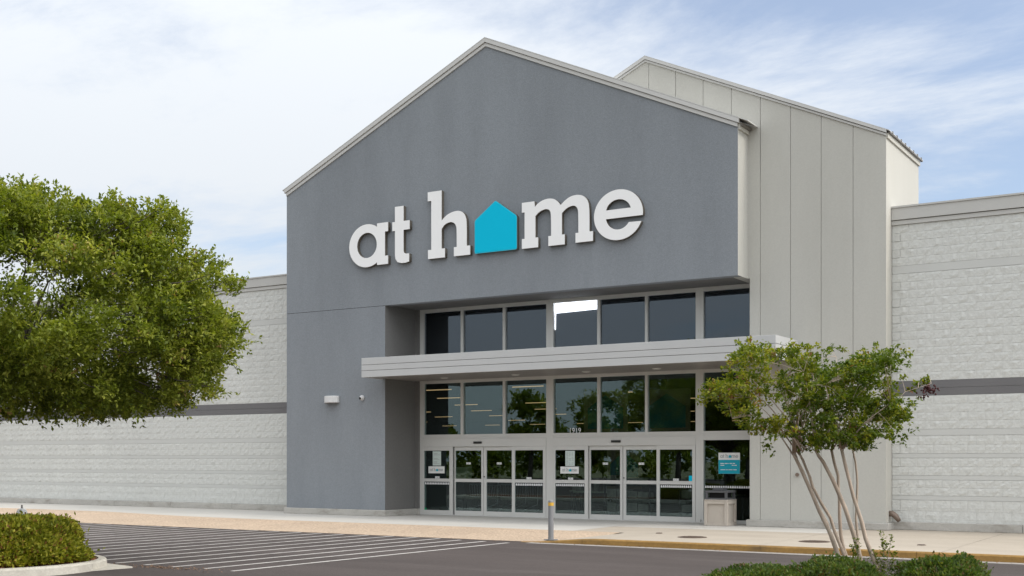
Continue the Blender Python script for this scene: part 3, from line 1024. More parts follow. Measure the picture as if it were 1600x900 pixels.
def table(x, y, w, label):
    t = thing('display_table', label, 'table', (x, y, 0), 'display tables inside the entrance')
    box('tabletop', M['cream_box'], t, x, x + w, y, y + .7, .70, .74)
    for sx in (0.03, w - .08):
        for sy in (.03, .62):
            box('leg', M['shelf'], t, x + sx, x + sx + .05, y + sy, y + sy + .05, .004, .699)
    n = int(w / .3)
    for i in range(n):
        xx = x + .04 + i * w / n
        box('carton', M['goods'], t, xx, xx + .2, y + .1, y + .4, .741, .741 + random.uniform(.12, .42))


table(-19.2, 34.6, 1.6, 'cream display table deep behind the left doors')
table(-18.4, 33.4, 1.3, 'cream display table behind the sidelight right of the centre post')
table(-13.6, 32.3, 1.1, 'cream display table behind the right end sidelight')
cd = thing('card_display', 'pale cream card display behind the left sliding doors', 'display', (-22.1, 32.4, 0))
box('card_box', M['cream_box'], cd, -22.45, -21.75, 32.3, 32.6, 1.08, 1.50)
box('stand', M['shelf'], cd, -22.3, -21.9, 32.35, 32.55, 0.004, 1.079)

# ================================================================== WING WALLS (split face block)
COURSES = []
z = 0.20


def addc(kind, h):
    global z
    COURSES.append((kind, z, z + h)); z += h


for hh in ((.273, .273), (.194, .193), (.215, .215), (.22, .22)):
    addc('r', hh[0]); addc('r', hh[1]); addc('s', .112)
COURSES[-1] = ('s', COURSES[-1][1], COURSES[-1][1] + 0.16); z = COURSES[-1][2]
n_mid = 4
zb = 3.325
hh = (zb - z) / n_mid
for i in range(n_mid): addc('r', hh)
addc('d', 0.19); addc('d', 0.19)
for i in range(13): addc('r', 0.206)
addc('s', 0.20)
for i in range(5): addc('r', 0.2045)
WALL_TOP = z


def rough_block(w, h, seed):
    """split face: a small displaced grid with pinched margins"""
    nx, nz = 7, 4
    vs = []; fs = []
    for j in range(nz):
        for i in range(nx):
            x = w * i / (nx - 1); zz = h * j / (nz - 1)
            ed = i in (0, nx - 1) or j in (0, nz - 1)
            d = (0.021 + 0.010 * noise.noise((x * 11 + seed * 3.3, zz * 13, seed * 1.9))) if ed else 0.028 + 0.017 * noise.noise((x * 9 + seed * 5.3, zz * 12 + seed * 2.1, seed))
            if not ed:
                x += random.uniform(-.012, .012); zz += random.uniform(-.009, .009)
            vs.append((x, -d, zz))
    for j in range(nz - 1):
        for i in range(nx - 1):
            a = j * nx + i
            fs.append((a, a + 1, a + nx + 1, a + nx))
    # sides back to the wall
    ring = [i for i in range(nx)] + [nx - 1 + nx * j for j in range(1, nz)] + [nx * (nz - 1) + i for i in range(nx - 2, -1, -1)] + [nx * j for j in range(nz - 2, 0, -1)]
    k = len(vs)
    for r in ring:
        vs.append((vs[r][0], 0.0, vs[r][2]))
    n = len(ring)
    for i in range(n):
        j = (i + 1) % n
        fs.append((ring[i], k + i, k + j, ring[j]))
    return vs, fs


VAR = 9
GEN = {}


def block_mesh(h, var):
    key = (round(h, 4), var)
    if key not in GEN:
        vs, fs = rough_block(0.398, h - 0.003, var + 1.7)
        me = bpy.data.meshes.new('split_block')
        me.from_pydata(vs, [], fs)
        me.materials.append(M['block'])
        me.update()
        GEN[key] = (me, vs, fs)
    return GEN[key]


def wing(label, x0, x1, yw, n_single, order, cap, base_h):
    t = thing('building_wing', label, 'wing wall', ((x0 + x1) / 2, yw, 0))
    off = origin_of(t)
    box('wall_core', M['mortar'], t, x0, x1, yw, yw + 0.4, 0.0, WALL_TOP + 0.3)
    box('flat_roof', M['roof'], t, x0, x1, yw + 0.401, yw + 30, WALL_TOP - 0.4, WALL_TOP - 0.1)
    cells = []
    for ci, (kind, za, zb_) in enumerate(COURSES):
        if kind == 'r':
            sh = 0.0 if ci % 2 else 0.2
            x = x0 + sh - 0.2
            while x < x1 - 0.05:
                if x >= x0 - 0.001 and x + 0.39 <= x1:
                    cells.append((x, za, zb_))
                x += 0.4
        else:
            L = 0.4
            m = MB()
            d = 0.026 if kind == 's' else 0.024
            m.box(x0 + 0.004, x1 - 0.004, yw - d, yw, za + 0.004, zb_ - 0.004)
            m.build('smooth_course' if kind == 's' else 'dark_band_course', M['smooth_block'] if kind == 's' else M['band'], t)
    cells.sort(key=order)
    rest = MB()
    for i, (x, za, zb_) in enumerate(cells):
        me, vs, fs = block_mesh(zb_ - za, (i * 7 + int(x * 3)) % VAR)
        if i < n_single:
            o = bpy.data.objects.new('split_block', me)
            o.location = Vector((x + 0.001, yw, za + 0.0015)) - off
            link(o, t)
        else:
            rest.add([(a + x + 0.001, b + yw, c + za + 0.0015) for a, b, c in vs], fs)
    if rest.v:
        r = rest.build('split_block_courses', M['block'], t)
        r['kind'] = 'stuff'
    # half blocks at the ragged ends
    e = MB()
    for ci, (kind, za, zb_) in enumerate(COURSES):
        if kind == 'r' and ci % 2:
            e.box(x0 + 0.004, x0 + 0.194, yw - 0.032, yw, za + 0.004, zb_ - 0.005)
    if e.v: e.build('half_block', M['block'], t)
    # coping: fascia, groove, lower trim, drip
    box('coping_lower', M['coping'], t, x0, x1, yw - 0.06, yw - 0.001, WALL_TOP + 0.004, WALL_TOP + 0.105)
    box('coping_fascia', M['coping'], t, x0, x1, yw - 0.09, yw - 0.001, WALL_TOP + 0.125, WALL_TOP + 0.42)
    box('coping_cap', M['coping'], t, x0, x1, yw - 0.115, yw + 0.45, WALL_TOP + 0.422, WALL_TOP + 0.465)
    n = 0
    x = x0
    while x < x1:
        w = min(3.05, x1 - x)
        box('base_curb', M['plinth'], t, x + 0.004, x + w - 0.004, yw - 0.10, yw - 0.001, 0.0, base_h - 0.002 * (n % 2), bevel=0.01)
        x += w; n += 1
    return t


wing('long pale block wall with dark grey band left of the slate gable', -58.0, -26.84, 30.66, 300,
     lambda c: (-c[0] + (3 if c[1] > 3.7 else 0) * 2), 0, 0.197)
wing('pale block wall with dark grey band at the right edge', TX1 + 0.012, 24.0, 30.52, 300,
     lambda c: c[0] + abs(c[1] - 3) * 0.25, 0, 0.20)

# ================================================================== SIGN
YS = YB - 0.13


def ell(cx, cz, rx, rz, t0, t1, n=28):
    return [(cx + rx * math.cos(math.radians(t0 + (t1 - t0) * i / n)), cz + rz * math.sin(math.radians(t0 + (t1 - t0) * i / n))) for i in range(n + 1)]


def smooth_pts(pts, hard, it=2):
    """round off the soft vertices of an outline (Chaikin)"""
    P = [(p, i in hard) for i, p in enumerate(pts)]
    for _ in range(it):
        Q = []
        n = len(P)
        for i in range(n):
            (p, h) = P[i]
            if h:
                Q.append((p, True)); continue
            a = P[i - 1][0]; b = P[(i + 1) % n][0]
            Q.append(((p[0] * .75 + a[0] * .25, p[1] * .75 + a[1] * .25), False))
            Q.append(((p[0] * .75 + b[0] * .25, p[1] * .75 + b[1] * .25), False))
        P = Q
    return [p for p, h in P]


LET = []
a_out = ell(-23.33, 8.37, 0.70, 0.665, 55.2, 304.8, 40) + [(-22.93, 7.74), (-22.50, 7.74), (-22.50, 8.0), (-22.62, 8.0), (-22.62, 8.74), (-22.50, 8.74), (-22.50, 9.02), (-22.93, 9.02)]
LET.append([a_out, ell(-23.325, 8.38, 0.385, 0.39, 0, 354, 36)])
t_out = [(-22.24, 9.45), (-22.24, 8.99), (-22.34, 8.99), (-22.34, 8.72), (-22.24, 8.72), (-22.24, 8.0), (-22.22, 7.86), (-22.14, 7.76), (-21.98, 7.715), (-21.82, 7.72), (-21.70, 7.745), (-21.70, 7.99), (-21.83, 7.99), (-21.895, 8.03), (-21.91, 8.10), (-21.91, 8.72), (-21.68, 8.72), (-21.68, 8.99), (-21.91, 8.99), (-21.91, 9.45)]
LET.append([t_out])
h_pts = [(-21.01, 9.75), (-21.01, 9.48), (-20.88, 9.48), (-20.88, 8.02), (-21.0, 8.02), (-21.0, 7.75), (-20.38, 7.75), (-20.38, 8.02), (-20.50, 8.02), (-20.50, 8.60),
         (-20.42, 8.70), (-20.30, 8.76), (-20.17, 8.78), (-20.05, 8.74), (-19.97, 8.63), (-19.96, 8.45), (-19.96, 8.02), (-20.06, 8.02), (-20.06, 7.75), (-19.48, 7.75), (-19.48, 8.02), (-19.60, 8.02),
         (-19.60, 8.70), (-19.63, 8.88), (-19.72, 9.01), (-19.87, 9.08), (-20.05, 9.08), (-20.25, 9.03), (-20.40, 8.94), (-20.50, 8.85), (-20.50, 9.75)]
LET.append([smooth_pts(h_pts, set(range(0, 9)) | {9, 16, 17, 18, 19, 20, 21, 29, 30}, 2)])
m_pts = [(-17.71, 9.06), (-17.29, 9.06), (-17.28, 8.90), (-17.18, 8.99), (-17.03, 9.06), (-16.84, 9.09), (-16.66, 9.06), (-16.53, 8.97), (-16.44, 8.86), (-16.30, 8.98), (-16.12, 9.07), (-15.91, 9.09), (-15.72, 9.04), (-15.58, 8.90), (-15.53, 8.68), (-15.53, 8.03), (-15.42, 8.03), (-15.42, 7.76), (-15.97, 7.76), (-15.97, 8.03), (-15.88, 8.03), (-15.88, 8.55), (-15.90, 8.71), (-15.98, 8.79), (-16.10, 8.80), (-16.26, 8.75), (-16.40, 8.63), (-16.40, 8.03), (-16.31, 8.03), (-16.31, 7.75), (-16.84, 7.75), (-16.84, 8.03), (-16.75, 8.03), (-16.75, 8.55), (-16.77, 8.72), (-16.84, 8.79), (-16.97, 8.80), (-17.13, 8.75), (-17.26, 8.64), (-17.26, 8.03), (-17.17, 8.03), (-17.17, 7.75), (-17.71, 7.75), (-17.71, 8.03), (-17.62, 8.03), (-17.62, 8.78), (-17.71, 8.78)]
m_hard = {0, 1, 2, 8, 15, 16, 17, 18, 19, 20, 26, 27, 28, 29, 30, 31, 32, 38, 39, 40, 41, 42, 43, 44, 45, 46}
m_out = smooth_pts(m_pts, m_hard, 2)
e_out = [(-13.91, 8.31)] + ell(-14.65, 8.395, 0.742, 0.687, -2, 340, 64)[1:]
e_out = ell(-14.65, 8.395, 0.742, 0.687, -7, 339.5, 64)
e_inner = ell(-14.645, 8.39, 0.385, 0.395, 325, 192, 26)
e_full = e_out + e_inner + [(-15.02, 8.31)]
e_hole = [(-15.02, 8.55)] + [(-14.27, 8.55)] + ell(-14.645, 8.47, 0.382, 0.345, 14, 166, 24)
BACK = [m_out]


def letter_mesh(splines, face, side, depth, y, name, parent, scale=1.0, origin=(0, 0), at=(0, 0), bev=0.006):
    cu = bpy.data.curves.new(name, 'CURVE')
    cu.dimensions = '2D'; cu.fill_mode = 'BOTH'
    cu.extrude = depth / 2
    for pts in splines:
        sp_ = cu.splines.new('POLY')
        sp_.points.add(len(pts) - 1)
        for i, (x, zz) in enumerate(pts):
            sp_.points[i].co = ((x - origin[0]) * scale + at[0], (zz - origin[1]) * scale + at[1], 0, 1)
        sp_.use_cyclic_u = True
    tmp = bpy.data.objects.new('letter_source', cu)
    COL.objects.link(tmp)
    bpy.context.view_layer.update()
    dg = bpy.context.evaluated_depsgraph_get()
    me = bpy.data.meshes.new_from_object(tmp.evaluated_get(dg))
    bpy.data.objects.remove(tmp)
    me.transform(Matrix.Rotation(math.radians(90), 4, 'X'))
    off = origin_of(parent)
    me.transform(Matrix.Translation(Vector((0, y + depth / 2, 0)) - off))
    me.materials.clear()
    me.materials.append(face); me.materials.append(side)
    for p in me.polygons:
        p.material_index = 0 if abs(p.normal.y) > 0.7 else 1
    me.name = name
    return link(bpy.data.objects.new(name, me), parent)


sign = thing('store_sign', 'white slab-serif at home letters with turquoise house on the slate gable', 'sign', (-18.9, YB, 7.7))
for sp_l in LET:
    letter_mesh(sp_l, M['letter_face'], M['letter_side'], 0.125, YS, 'sign_letter', sign)


def rounded(pts, r, n=4):
    out = []
    N = len(pts)
    for i in range(N):
        p = Vector(pts[i]); a = Vector(pts[i - 1]); b = Vector(pts[(i + 1) % N])
        da = (a - p).normalized(); db = (b - p).normalized()
        for k in range(n + 1):
            t = k / n
            q = (p + da * r) * (1 - t) ** 2 + p * 2 * t * (1 - t) + (p + db * r) * t ** 2
            out.append((q.x, q.y))
    return out


HOUSE = [(-19.325, 7.755), (-17.875, 7.755), (-17.875, 8.72), (-18.60, 9.235), (-19.325, 8.72)]
hs = letter_mesh([rounded(HOUSE, 0.06)], M['teal_rim'], M['letter_side'], 0.125, YS, 'house_logo', sign)
hin = [(-19.30, 7.785), (-17.90, 7.785), (-17.90, 8.705), (-18.60, 9.205), (-19.30, 8.705)]
letter_mesh([rounded(hin, 0.05)], M['teal_face'], M['teal_rim'], 0.006, YS - 0.006, 'house_face', hs)
letter_mesh([m_out], M['letter_face'], M['letter_side'], 0.125, YS, 'sign_letter', sign)
letter_mesh([e_full, e_hole], M['letter_face'], M['letter_side'], 0.125, YS, 'sign_letter', sign)


# ------------------------------------------------------------------ notices on the glass
def mini_logo(parent, x0, x1, zc, y):
    """small printed copy of the store lettering"""
    W = -13.9 + 24.03
    s = (x1 - x0) / W
    org = (-24.03, 8.45)
    lets = LET + [[m_out], [e_full, e_hole]]
    for L in lets:
        letter_mesh(L, M['ink'], M['ink'], 0.001, y, 'print_letter', parent, s, org, (x0, zc))
    letter_mesh([HOUSE], M['teal_print'], M['teal_print'], 0.001, y - 0.0012, 'print_house', parent, s * 1.06, org, (x0 - 0.01, zc))


NY = FY0 + 0.008


def plate(name, label, cat, x0, x1, z0, z1, y, mat, group=None):
    t = thing(name, label, cat, ((x0 + x1) / 2, y, z0), group)
    box('sheet', mat, t, x0, x1, y, y + 0.003, z0, z1)
    return t


p = plate('paper_notice', 'tall pale paper notice on the far left entrance sidelight', 'notice', -22.09, -21.77, 1.56, 2.01, NY, M['paper_green'])
m = MB()
for i, zz in enumerate((1.93, 1.89, 1.78, 1.75, 1.68, 1.64, 1.61)):
    m.box(-22.05, -22.05 + random.uniform(.12, .24), NY - 0.002, NY - 0.001, zz, zz + 0.012)
m.build('print', M['ink'], p)
p = plate('paper_notice', 'tall printed paper notice on the sidelight right of the centre post', 'notice', -17.28, -16.965, 1.56, 2.005, NY, M['paper_green'])
m = MB()
for i in range(9):
    for j in range(3):
        if random.random() < .8:
            m.box(-17.25 + j * .09, -17.25 + j * .09 + random.uniform(.04, .075), NY - 0.002, NY - 0.001, 1.60 + i * .042, 1.612 + i * .042)
m.build('print', M['ink'], p)
p = plate('door_sign', 'small white at home sign on the far left entrance sidelight', 'sign', -22.255, -21.635, 1.315, 1.535, NY, M['paper'])
mini_logo(p, -22.20, -21.69, 1.42, NY - 0.003)
p = plate('door_sign', 'small white at home sign on the sidelight right of the centre post', 'sign', -17.45, -16.83, 1.335, 1.54, NY, M['paper'])
mini_logo(p, -17.395, -16.885, 1.435, NY - 0.003)
HY = GY - 0.012
p = plate('hours_sign', 'white and teal opening hours sign on the glass above the trash can', 'sign', -12.49, -11.87, 1.36, 1.935, HY, M['paper'])
box('teal_field', M['teal_print'], p, -12.488, -11.872, HY - 0.002, HY - 0.0005, 1.362, 1.74)
mini_logo(p, -12.44, -11.92, 1.835, HY - 0.003)
m = MB()
dash_rows(m, -12.43, -11.93, 1.63, (.10, .09, .02, .06, .07), .022, HY - 0.004)
dash_rows(m, -12.43, -12.20, 1.58, (.11,), .022, HY - 0.004)
dash_rows(m, -12.10, -11.93, 1.58, (.05, .07), .022, HY - 0.004)
dash_rows(m, -12.43, -11.93, 1.46, (.14, .05, .12, .10), .018, HY - 0.004)
m.build('print', M['white_print'], p)
p = plate('small_card', 'small turquoise card at the edge of the right sidelight', 'card', -13.345, -13.242, 1.15, 1.30, NY, M['teal_face'])
p = thing('green_sticker', 'small round green sticker low on the far left sidelight', 'sticker', (-22.37, NY, 0.18))
MB().lathe((-22.37, NY + 0.003, 0.18), [(0.045, 0), (0.045, -0.003)], 14, axis='Y').build('sticker', M['green_sticker'], p)

# ================================================================== FIXTURES
t = thing('wall_lamp', 'silver half-round wall lamp on the slate pier', 'wall lamp', (-24.80, YB, 3.53))
xs_ = [(-25.07 + 0.54 * i / 8) for i in range(9)]
prof = [(x, YB - 0.03 - 0.20 * math.sqrt(max(0, 1 - ((x + 24.80) / 0.275) ** 2) * .9 + .1)) for x in xs_]
MB().prism_xy([(-25.07, YB - 0.003)] + prof + [(-24.53, YB - 0.003)], 3.545, 3.76).build('housing', M['lamp_body'], t, bevel=0.012)
MB().prism_xy([(-25.03, YB - 0.006)] + [(x * .92 + -24.8 * .08, YB + (y - YB) * .88) for x, y in prof] + [(-24.57, YB - 0.006)], 3.53, 3.544).build('lens', M['hydrant_dark'], t)
t = thing('security_camera', 'small white dome security camera on the slate pier', 'security camera', (-23.6, YB, 3.67))
MB().lathe((-23.6, YB - 0.002, 3.67), [(0.085, 0), (0.085, -0.03), (0.075, -0.06), (0.05, -0.10), (0.02, -0.115)], 16, axis='Y').build('housing', M['lamp_body'], t, smooth=True)
MB().lathe((-23.615, YB - 0.085, 3.655), [(0.042, 0), (0.042, -0.03), (0.02, -0.05)], 12, axis='Y').build('dome', M['alu_dark'], t, smooth=True)

# trash can
bx0, bx1, by0, by1 = -12.36, -11.70, 29.60, 30.26
t = thing('trash_can', 'square beige stone trash can with grey hood by the entrance', 'trash can', (-12.03, 29.93, 0))
m = MB().box(bx0 + .045, bx1 - .045, by0 + .045, by1 - .045, 0.004, 0.66)
m.build('bin_body', M['can_stone'], t)
for (a0, a1, b0, b1) in ((bx0, bx0 + .09, by0, by0 + .09), (bx1 - .09, bx1, by0, by0 + .09), (bx0, bx0 + .09, by1 - .09, by1), (bx1 - .09, bx1, by1 - .09, by1)):
    box('corner_post', M['can_stone'], t, a0, a1, b0, b1, 0.004, 0.66, bevel=0.008)
for z0, z1 in ((0.006, 0.08), (0.58, 0.659)):
    box('rail', M['can_stone'], t, bx0 + .091, bx1 - .091, by0 + .003, by0 + .06, z0, z1)
    box('rail', M['can_stone'], t, bx1 - .06, bx1 - .003, by0 + .091, by1 - .091, z0, z1)
    box('rail', M['can_stone'], t, bx0 + .003, bx0 + .06, by0 + .091, by1 - .091, z0, z1)
box('rim', M['can_stone'], t, bx0 - .01, bx1 + .01, by0 - .01, by1 + .01, 0.661, 0.69, bevel=0.008)
hd = MB()
for (a0, a1, b0, b1) in ((bx0 + .03, bx0 + .09, by0 + .03, by0 + .09), (bx1 - .09, bx1 - .03, by0 + .03, by0 + .09), (bx0 + .03, bx0 + .09, by1 - .09, by1 - .03), (bx1 - .09, bx1 - .03, by1 - .09, by1 - .03)):
    hd.box(a0, a1, b0, b1, 0.735, 0.875)
hd.box(bx0 + .02, bx1 - .02, by0 + .02, by1 - .02, 0.691, 0.734)
hd.box(bx0 + .02, bx1 - .02, by0 + .02, by1 - .02, 0.876, 0.93)
hd.build('hood', M['can_hood'], t)
box('liner', M['black'], t, bx0 + .11, bx1 - .11, by0 + .11, by1 - .11, 0.736, 0.874)
box('ash_tray', M['can_hood'], t, bx0 + .18, bx1 - .20, by0 + .15, by1 - .15, 0.931, 1.0, bevel=0.01)

# bollard
bxx, byy, bz = -13.55, 23.55, -0.075
t = thing('bollard', 'slim grey steel bollard with yellow band at the curb ramp', 'bollard', (bxx, byy, bz))
MB().lathe((bxx, byy, bz), [(0.063, 0.01), (0.063, 0.87), (0.055, 0.895), (0.03, 0.905)], 16).build('post', M['bollard'], t, smooth=False)
MB().lathe((bxx, byy, bz), [(0.0655, 0.775), (0.0655, 0.85)], 16).build('reflective_band', M['bollard_yellow'], t)
MB().box(bxx - .13, bxx + .13, byy - .10, byy + .10, bz - 0.005, bz + 0.014).build('base_plate', M['bollard'], t)

# hydrant behind the left shrub
hx, hy = -20.14, 14.60
t = thing('fire_hydrant', 'white fire hydrant peeking over the left shrub', 'fire hydrant', (hx, hy, 0))
MB().lathe((hx, hy, 0), [(0.15, 0), (0.15, .05), (0.105, .06), (0.10, .50), (0.14, .52), (0.14, .56), (0.11, .57)], 16).build('barrel', M['hydrant'], t)
MB().lathe((hx, hy, 0.57), [(0.165, 0), (0.165, .04), (0.12, .05), (0.095, .19), (0.07, .225), (0.03, .24)], 9).build('bonnet', M['hydrant'], t)
MB().lathe((hx, hy, 0.81), [(0.018, 0), (0.016, .065)], 5).build('operating_nut', M['hydrant_dark'], t)
MB().lathe((hx - .26, hy, 0.42), [(0.05, 0), (0.05, .52)], 10, axis='X').build('hose_cap', M['hydrant'], t)
MB().lathe((hx, hy - .2, 0.42), [(0.065, 0), (0.065, .2)], 10, axis='Y').build('hose_cap', M['hydrant'], t)


# ================================================================== PLANTING ISLANDS
def island(name, outline, z_top, parent_label, mat_in):
    """rounded curb ring with mulch inside"""
    n = len(outline)
    c = Vector((sum(p[0] for p in outline) / n, sum(p[1] for p in outline) / n))
    def inset(d):
        out = []
        for i in range(n):
            a = Vector(outline[i - 1]); b = Vector(outline[(i + 1) % n]); p_ = Vector(outline[i])
            t_ = (b - a).normalized(); nn = Vector((-t_.y, t_.x))
            out.append(p_ + nn * d)
        return out
    rings = [(inset(-0.0), ZA - 0.02), (inset(0.015), z_top - 0.03), (inset(0.04), z_top), (inset(0.15), z_top + .004), (inset(0.16), z_top - 0.05)]
    th = thing(name, parent_label, 'curb', (c.x, c.y, ZA))
    # cast lengths
    step = 5
    i = 0
    while i < n:
        cnt = min(step, n - i)
        s = MB(); pv = []; fc = []
        for k in range(cnt + 1):
            idx = (i + k) % n
            for (r, zz) in rings:
                q = r[idx]
                if k == 0: q = q.lerp(r[(idx + 1) % n], 0.006)
                if k == cnt: q = q.lerp(r[(idx - 1) % n], 0.006)
                pv.append((q.x, q.y, zz))
        R_ = len(rings)
        for k in range(cnt):
            o = k * R_
            for j in range(R_ - 1):
                fc.append((o + j, o + R_ + j, o + R_ + j + 1, o + j + 1))
        fc += [tuple(range(R_)), tuple(cnt * R_ + j for j in reversed(range(R_)))]
        s.add(pv, fc)
        s.build('curb_stone', M['bed_curb'], th, smooth=False)
        i += cnt
    inner = inset(0.158)
    bed = MB()
    bed.add([(q.x, q.y, z_top - 0.03) for q in inner], [tuple(range(n))])
    tag(bed.build('mulch_bed', mat_in), kind='structure')
    return th, inner


# left island: long bed running west, round nose towards the drive lane
nose = []
cx, cy, rx_, ry_ = -18.25, 12.72, 1.85, 1.85
for i in range(17):
    a = math.radians(-90 + 180 * i / 16)
    nose.append((cx + rx_ * math.cos(a) * 0.95, cy + ry_ * math.sin(a)))
out = nose + [(-21, cy + ry_), (-24, cy + ry_), (-27, cy + ry_), (-30, cy + ry_), (-33, cy + ry_), (-33, cy), (-33, cy - ry_), (-30, cy - ry_), (-27, cy - ry_), (-24, cy - ry_), (-21, cy - ry_)]
isl, inner_l = island('island_curb', out, 0.02, 'rounded concrete curb of the planting island at the lower left', M['mulch'])
# flat gutter apron at the nose
ap = MB()
ap.prism_xy([(-16.95, 12.9), (-16.62, 13.35), (-16.50, 14.15), (-17.4, 14.35), (-17.9, 14.30), (-17.15, 13.7), (-16.90, 13.0)], ZA + 0.001, ZA + 0.028)
tag(ap.build('curb_apron', M['bed_curb']), kind='structure')

out2 = []
cx2, cy2 = -4.2, 14.9
for i in range(28):
    a = 2 * math.pi * i / 28
    out2.append((cx2 + 2.75 * math.cos(a) * (1 if math.cos(a) > 0 else .85), cy2 + 2.3 * math.sin(a)))
isl2, inner_r = island('island_curb', out2, 0.0, 'low concrete curb round the planting bed under the small tree', M['mulch'])

# leaf litter by the nose and mulch chips
def scatter(n, fn, size, mat, name):
    m = MB()
    for _ in range(n):
        x, y, zz = fn()
        a = random.uniform(0, 6.28); l = size * random.uniform(.5, 1.4); w = l * random.uniform(.3, .6)
        c, s = math.cos(a), math.sin(a)
        t1, t2 = random.uniform(0, .6) * l, random.uniform(0, .3) * l
        m.add([(x - c * l / 2, y - s * l / 2, zz), (x + s * w / 2, y - c * w / 2, zz + t2), (x + c * l / 2, y + s * l / 2, zz + t1), (x - s * w / 2, y + c * w / 2, zz + t2)], [(0, 1, 2, 3)])
    o = m.build(name, mat)
    return tag(o, kind='stuff')


tag(scatter(420, lambda: (random.gauss(-16.0, .55), random.gauss(14.45, .12), ZA + .006), .035, M['litter'], 'leaf_litter'), label='dry brown leaf litter on the asphalt by the island')
tag(scatter(200, lambda: (random.uniform(-16, 2), 23.26 - abs(random.gauss(0, .12)), ZA + .01), .04, M['litter'], 'curb_litter'), label='dry leaf litter along the yellow curb')


def in_nose():
    while True:
        x, y = random.uniform(-21, -16.9), random.uniform(10.9, 14.3)
        if x < cx or ((x - cx) / (rx_ * .86)) ** 2 + ((y - cy) / (ry_ * .9)) ** 2 < 1:
            return x, y, 0.0
tag(scatter(4200, in_nose, .07, M['mulch_chip'], 'mulch_chips'), label='red brown mulch chips in the left island')


# ================================================================== FOLIAGE
def norm(a):
    return a / (np.linalg.norm(a, axis=1, keepdims=True) + 1e-9)


def leaf_mesh(name, pos, direc, up, length, width, tone, mat, parent, fold=0.25):
    """pos (n,3) leaf bases, direc leaf axis, up approximate normal; folded rhombic leaves"""
    n = len(pos)
    d = norm(direc)
    side = norm(np.cross(d, up))
    nor = np.cross(side, d)
    L = length[:, None]; W = width[:, None]
    v = np.empty((n, 4, 3))
    v[:, 0] = pos
    v[:, 1] = pos + d * L * .5 + side * W * .5 + nor * W * fold
    v[:, 2] = pos + d * L
    v[:, 3] = pos + d * L * .5 - side * W * .5 + nor * W * fold
    off = origin_of(parent)
    v -= np.array([off.x, off.y, off.z])
    me = bpy.data.meshes.new(name)
    me.vertices.add(n * 4)
    me.vertices.foreach_set('co', v.reshape(-1).astype(np.float32))
    base = (np.arange(n) * 4)[:, None]
    tri = np.concatenate([base + np.array([0, 1, 2]), base + np.array([0, 2, 3])], 1).reshape(-1)
    me.loops.add(n * 6)
    me.loops.foreach_set('vertex_index', tri.astype(np.int32))
    me.polygons.add(n * 2)
    me.polygons.foreach_set('loop_start', (np.arange(n * 2) * 3).astype(np.int32))
    me.polygons.foreach_set('loop_total', np.full(n * 2, 3, np.int32))
    at = me.attributes.new('tone', 'FLOAT', 'FACE')
    at.data.foreach_set('value', np.repeat(tone, 2).astype(np.float32))
    me.materials.append(mat)
    me.update()
    me.validate()
    return link(bpy.data.objects.new(name, me), parent)


def clump_leaves(centers, radii, n_each, out_from, leaf_len, tone_shift=None, flat=0.6, up_bias=0.55):
    """leaf sprays around clump centres: many short twigs with leaves along them"""
    P = []; D = []; T = []
    for c, r, n, ts in zip(centers, radii, n_each, tone_shift if tone_shift is not None else np.zeros(len(centers))):
        c = np.asarray(c, float)
        o = c - out_from
        o = o / (np.linalg.norm(o) + 1e-6)
        nt = max(3, int(n / 9))
        td = norm(rng.normal(size=(nt, 3)) + o * 0.9 + np.array([0, 0, up_bias]))
        td[:, 2] *= flat + 0.4
        tl = r * rng.uniform(0.55, 1.15, nt)
        st = c + rng.normal(size=(nt, 3)) * r * np.array([.38, .38, .24])
        k = 9
        u = rng.uniform(0.1, 1.0, (nt, k))
        pts = st[:, None, :] + td[:, None, :] * (tl[:, None] * u)[:, :, None]
        pts = pts + rng.normal(size=pts.shape) * leaf_len * .35
        dd = td[:, None, :] * 0.8 + rng.normal(size=pts.shape) * 0.65
        P.append(pts.reshape(-1, 3)); D.append(dd.reshape(-1, 3))
        tone = rng.normal(0.45 + ts, 0.17, (nt, 1)) * .75 + rng.normal(0.45 + ts, 0.22, (nt, k)) * .25 + rng.normal(0, .08, (nt, k))
        T.append(tone.reshape(-1))
    return np.concatenate(P), np.concatenate(D), np.clip(np.concatenate(T), 0, 1)


def leaf_obj(name, P, D, T, ll, lw, mat, parent):
    n = len(P)
    up = norm(rng.normal(size=(n, 3)) * .55 + np.array([0, 0, 1.0]))
    return leaf_mesh(name, P, D, up, ll * rng.uniform(.65, 1.25, n), lw * rng.uniform(.7, 1.2, n), T, mat, parent)


YAW = math.radians(31.7788)
RV = Vector((math.cos(YAW), math.sin(YAW), 0))
FV = Vector((-math.sin(YAW), math.cos(YAW), 0))

# ------------------------------------------------------------------ live oak at the left
# silhouette of the crown facing the store approach, metres right of the trunk and above the walk
OAK = [(-5.2, 3.4), (-5.5, 4.6), (-4.8, 5.9), (-3.4, 6.7), (-1.8, 7.05), (-.3, 6.9), (0.76, 6.62), (1.0, 6.60), (1.15, 6.36), (1.42, 6.48), (1.6, 6.3), (1.78, 6.36), (2.1, 6.27), (2.4, 5.9), (2.45, 6.2), (2.62, 6.35), (2.9, 6.15), (3.2, 6.10), (3.42, 5.85), (3.6, 6.05), (3.85, 6.15), (3.98, 5.9), (3.75, 5.62), (4.2, 5.36), (4.85, 5.12), (4.88, 4.9), (4.4, 4.7), (4.3, 4.55), (4.85, 4.33), (4.93, 3.95), (4.82, 3.45), (4.55, 3.4), (4.30, 3.2), (4.72, 2.95), (4.55, 2.82), (4.15, 2.85), (4.0, 2.62), (3.3, 2.50), (2.5, 2.45), (1.7, 2.40), (.9, 2.42), (.2, 2.40), (-.8, 2.42), (-2.2, 2.45), (-3.8, 2.6)]
OAK_C = Vector((-19.37, 12.703, 0.0))


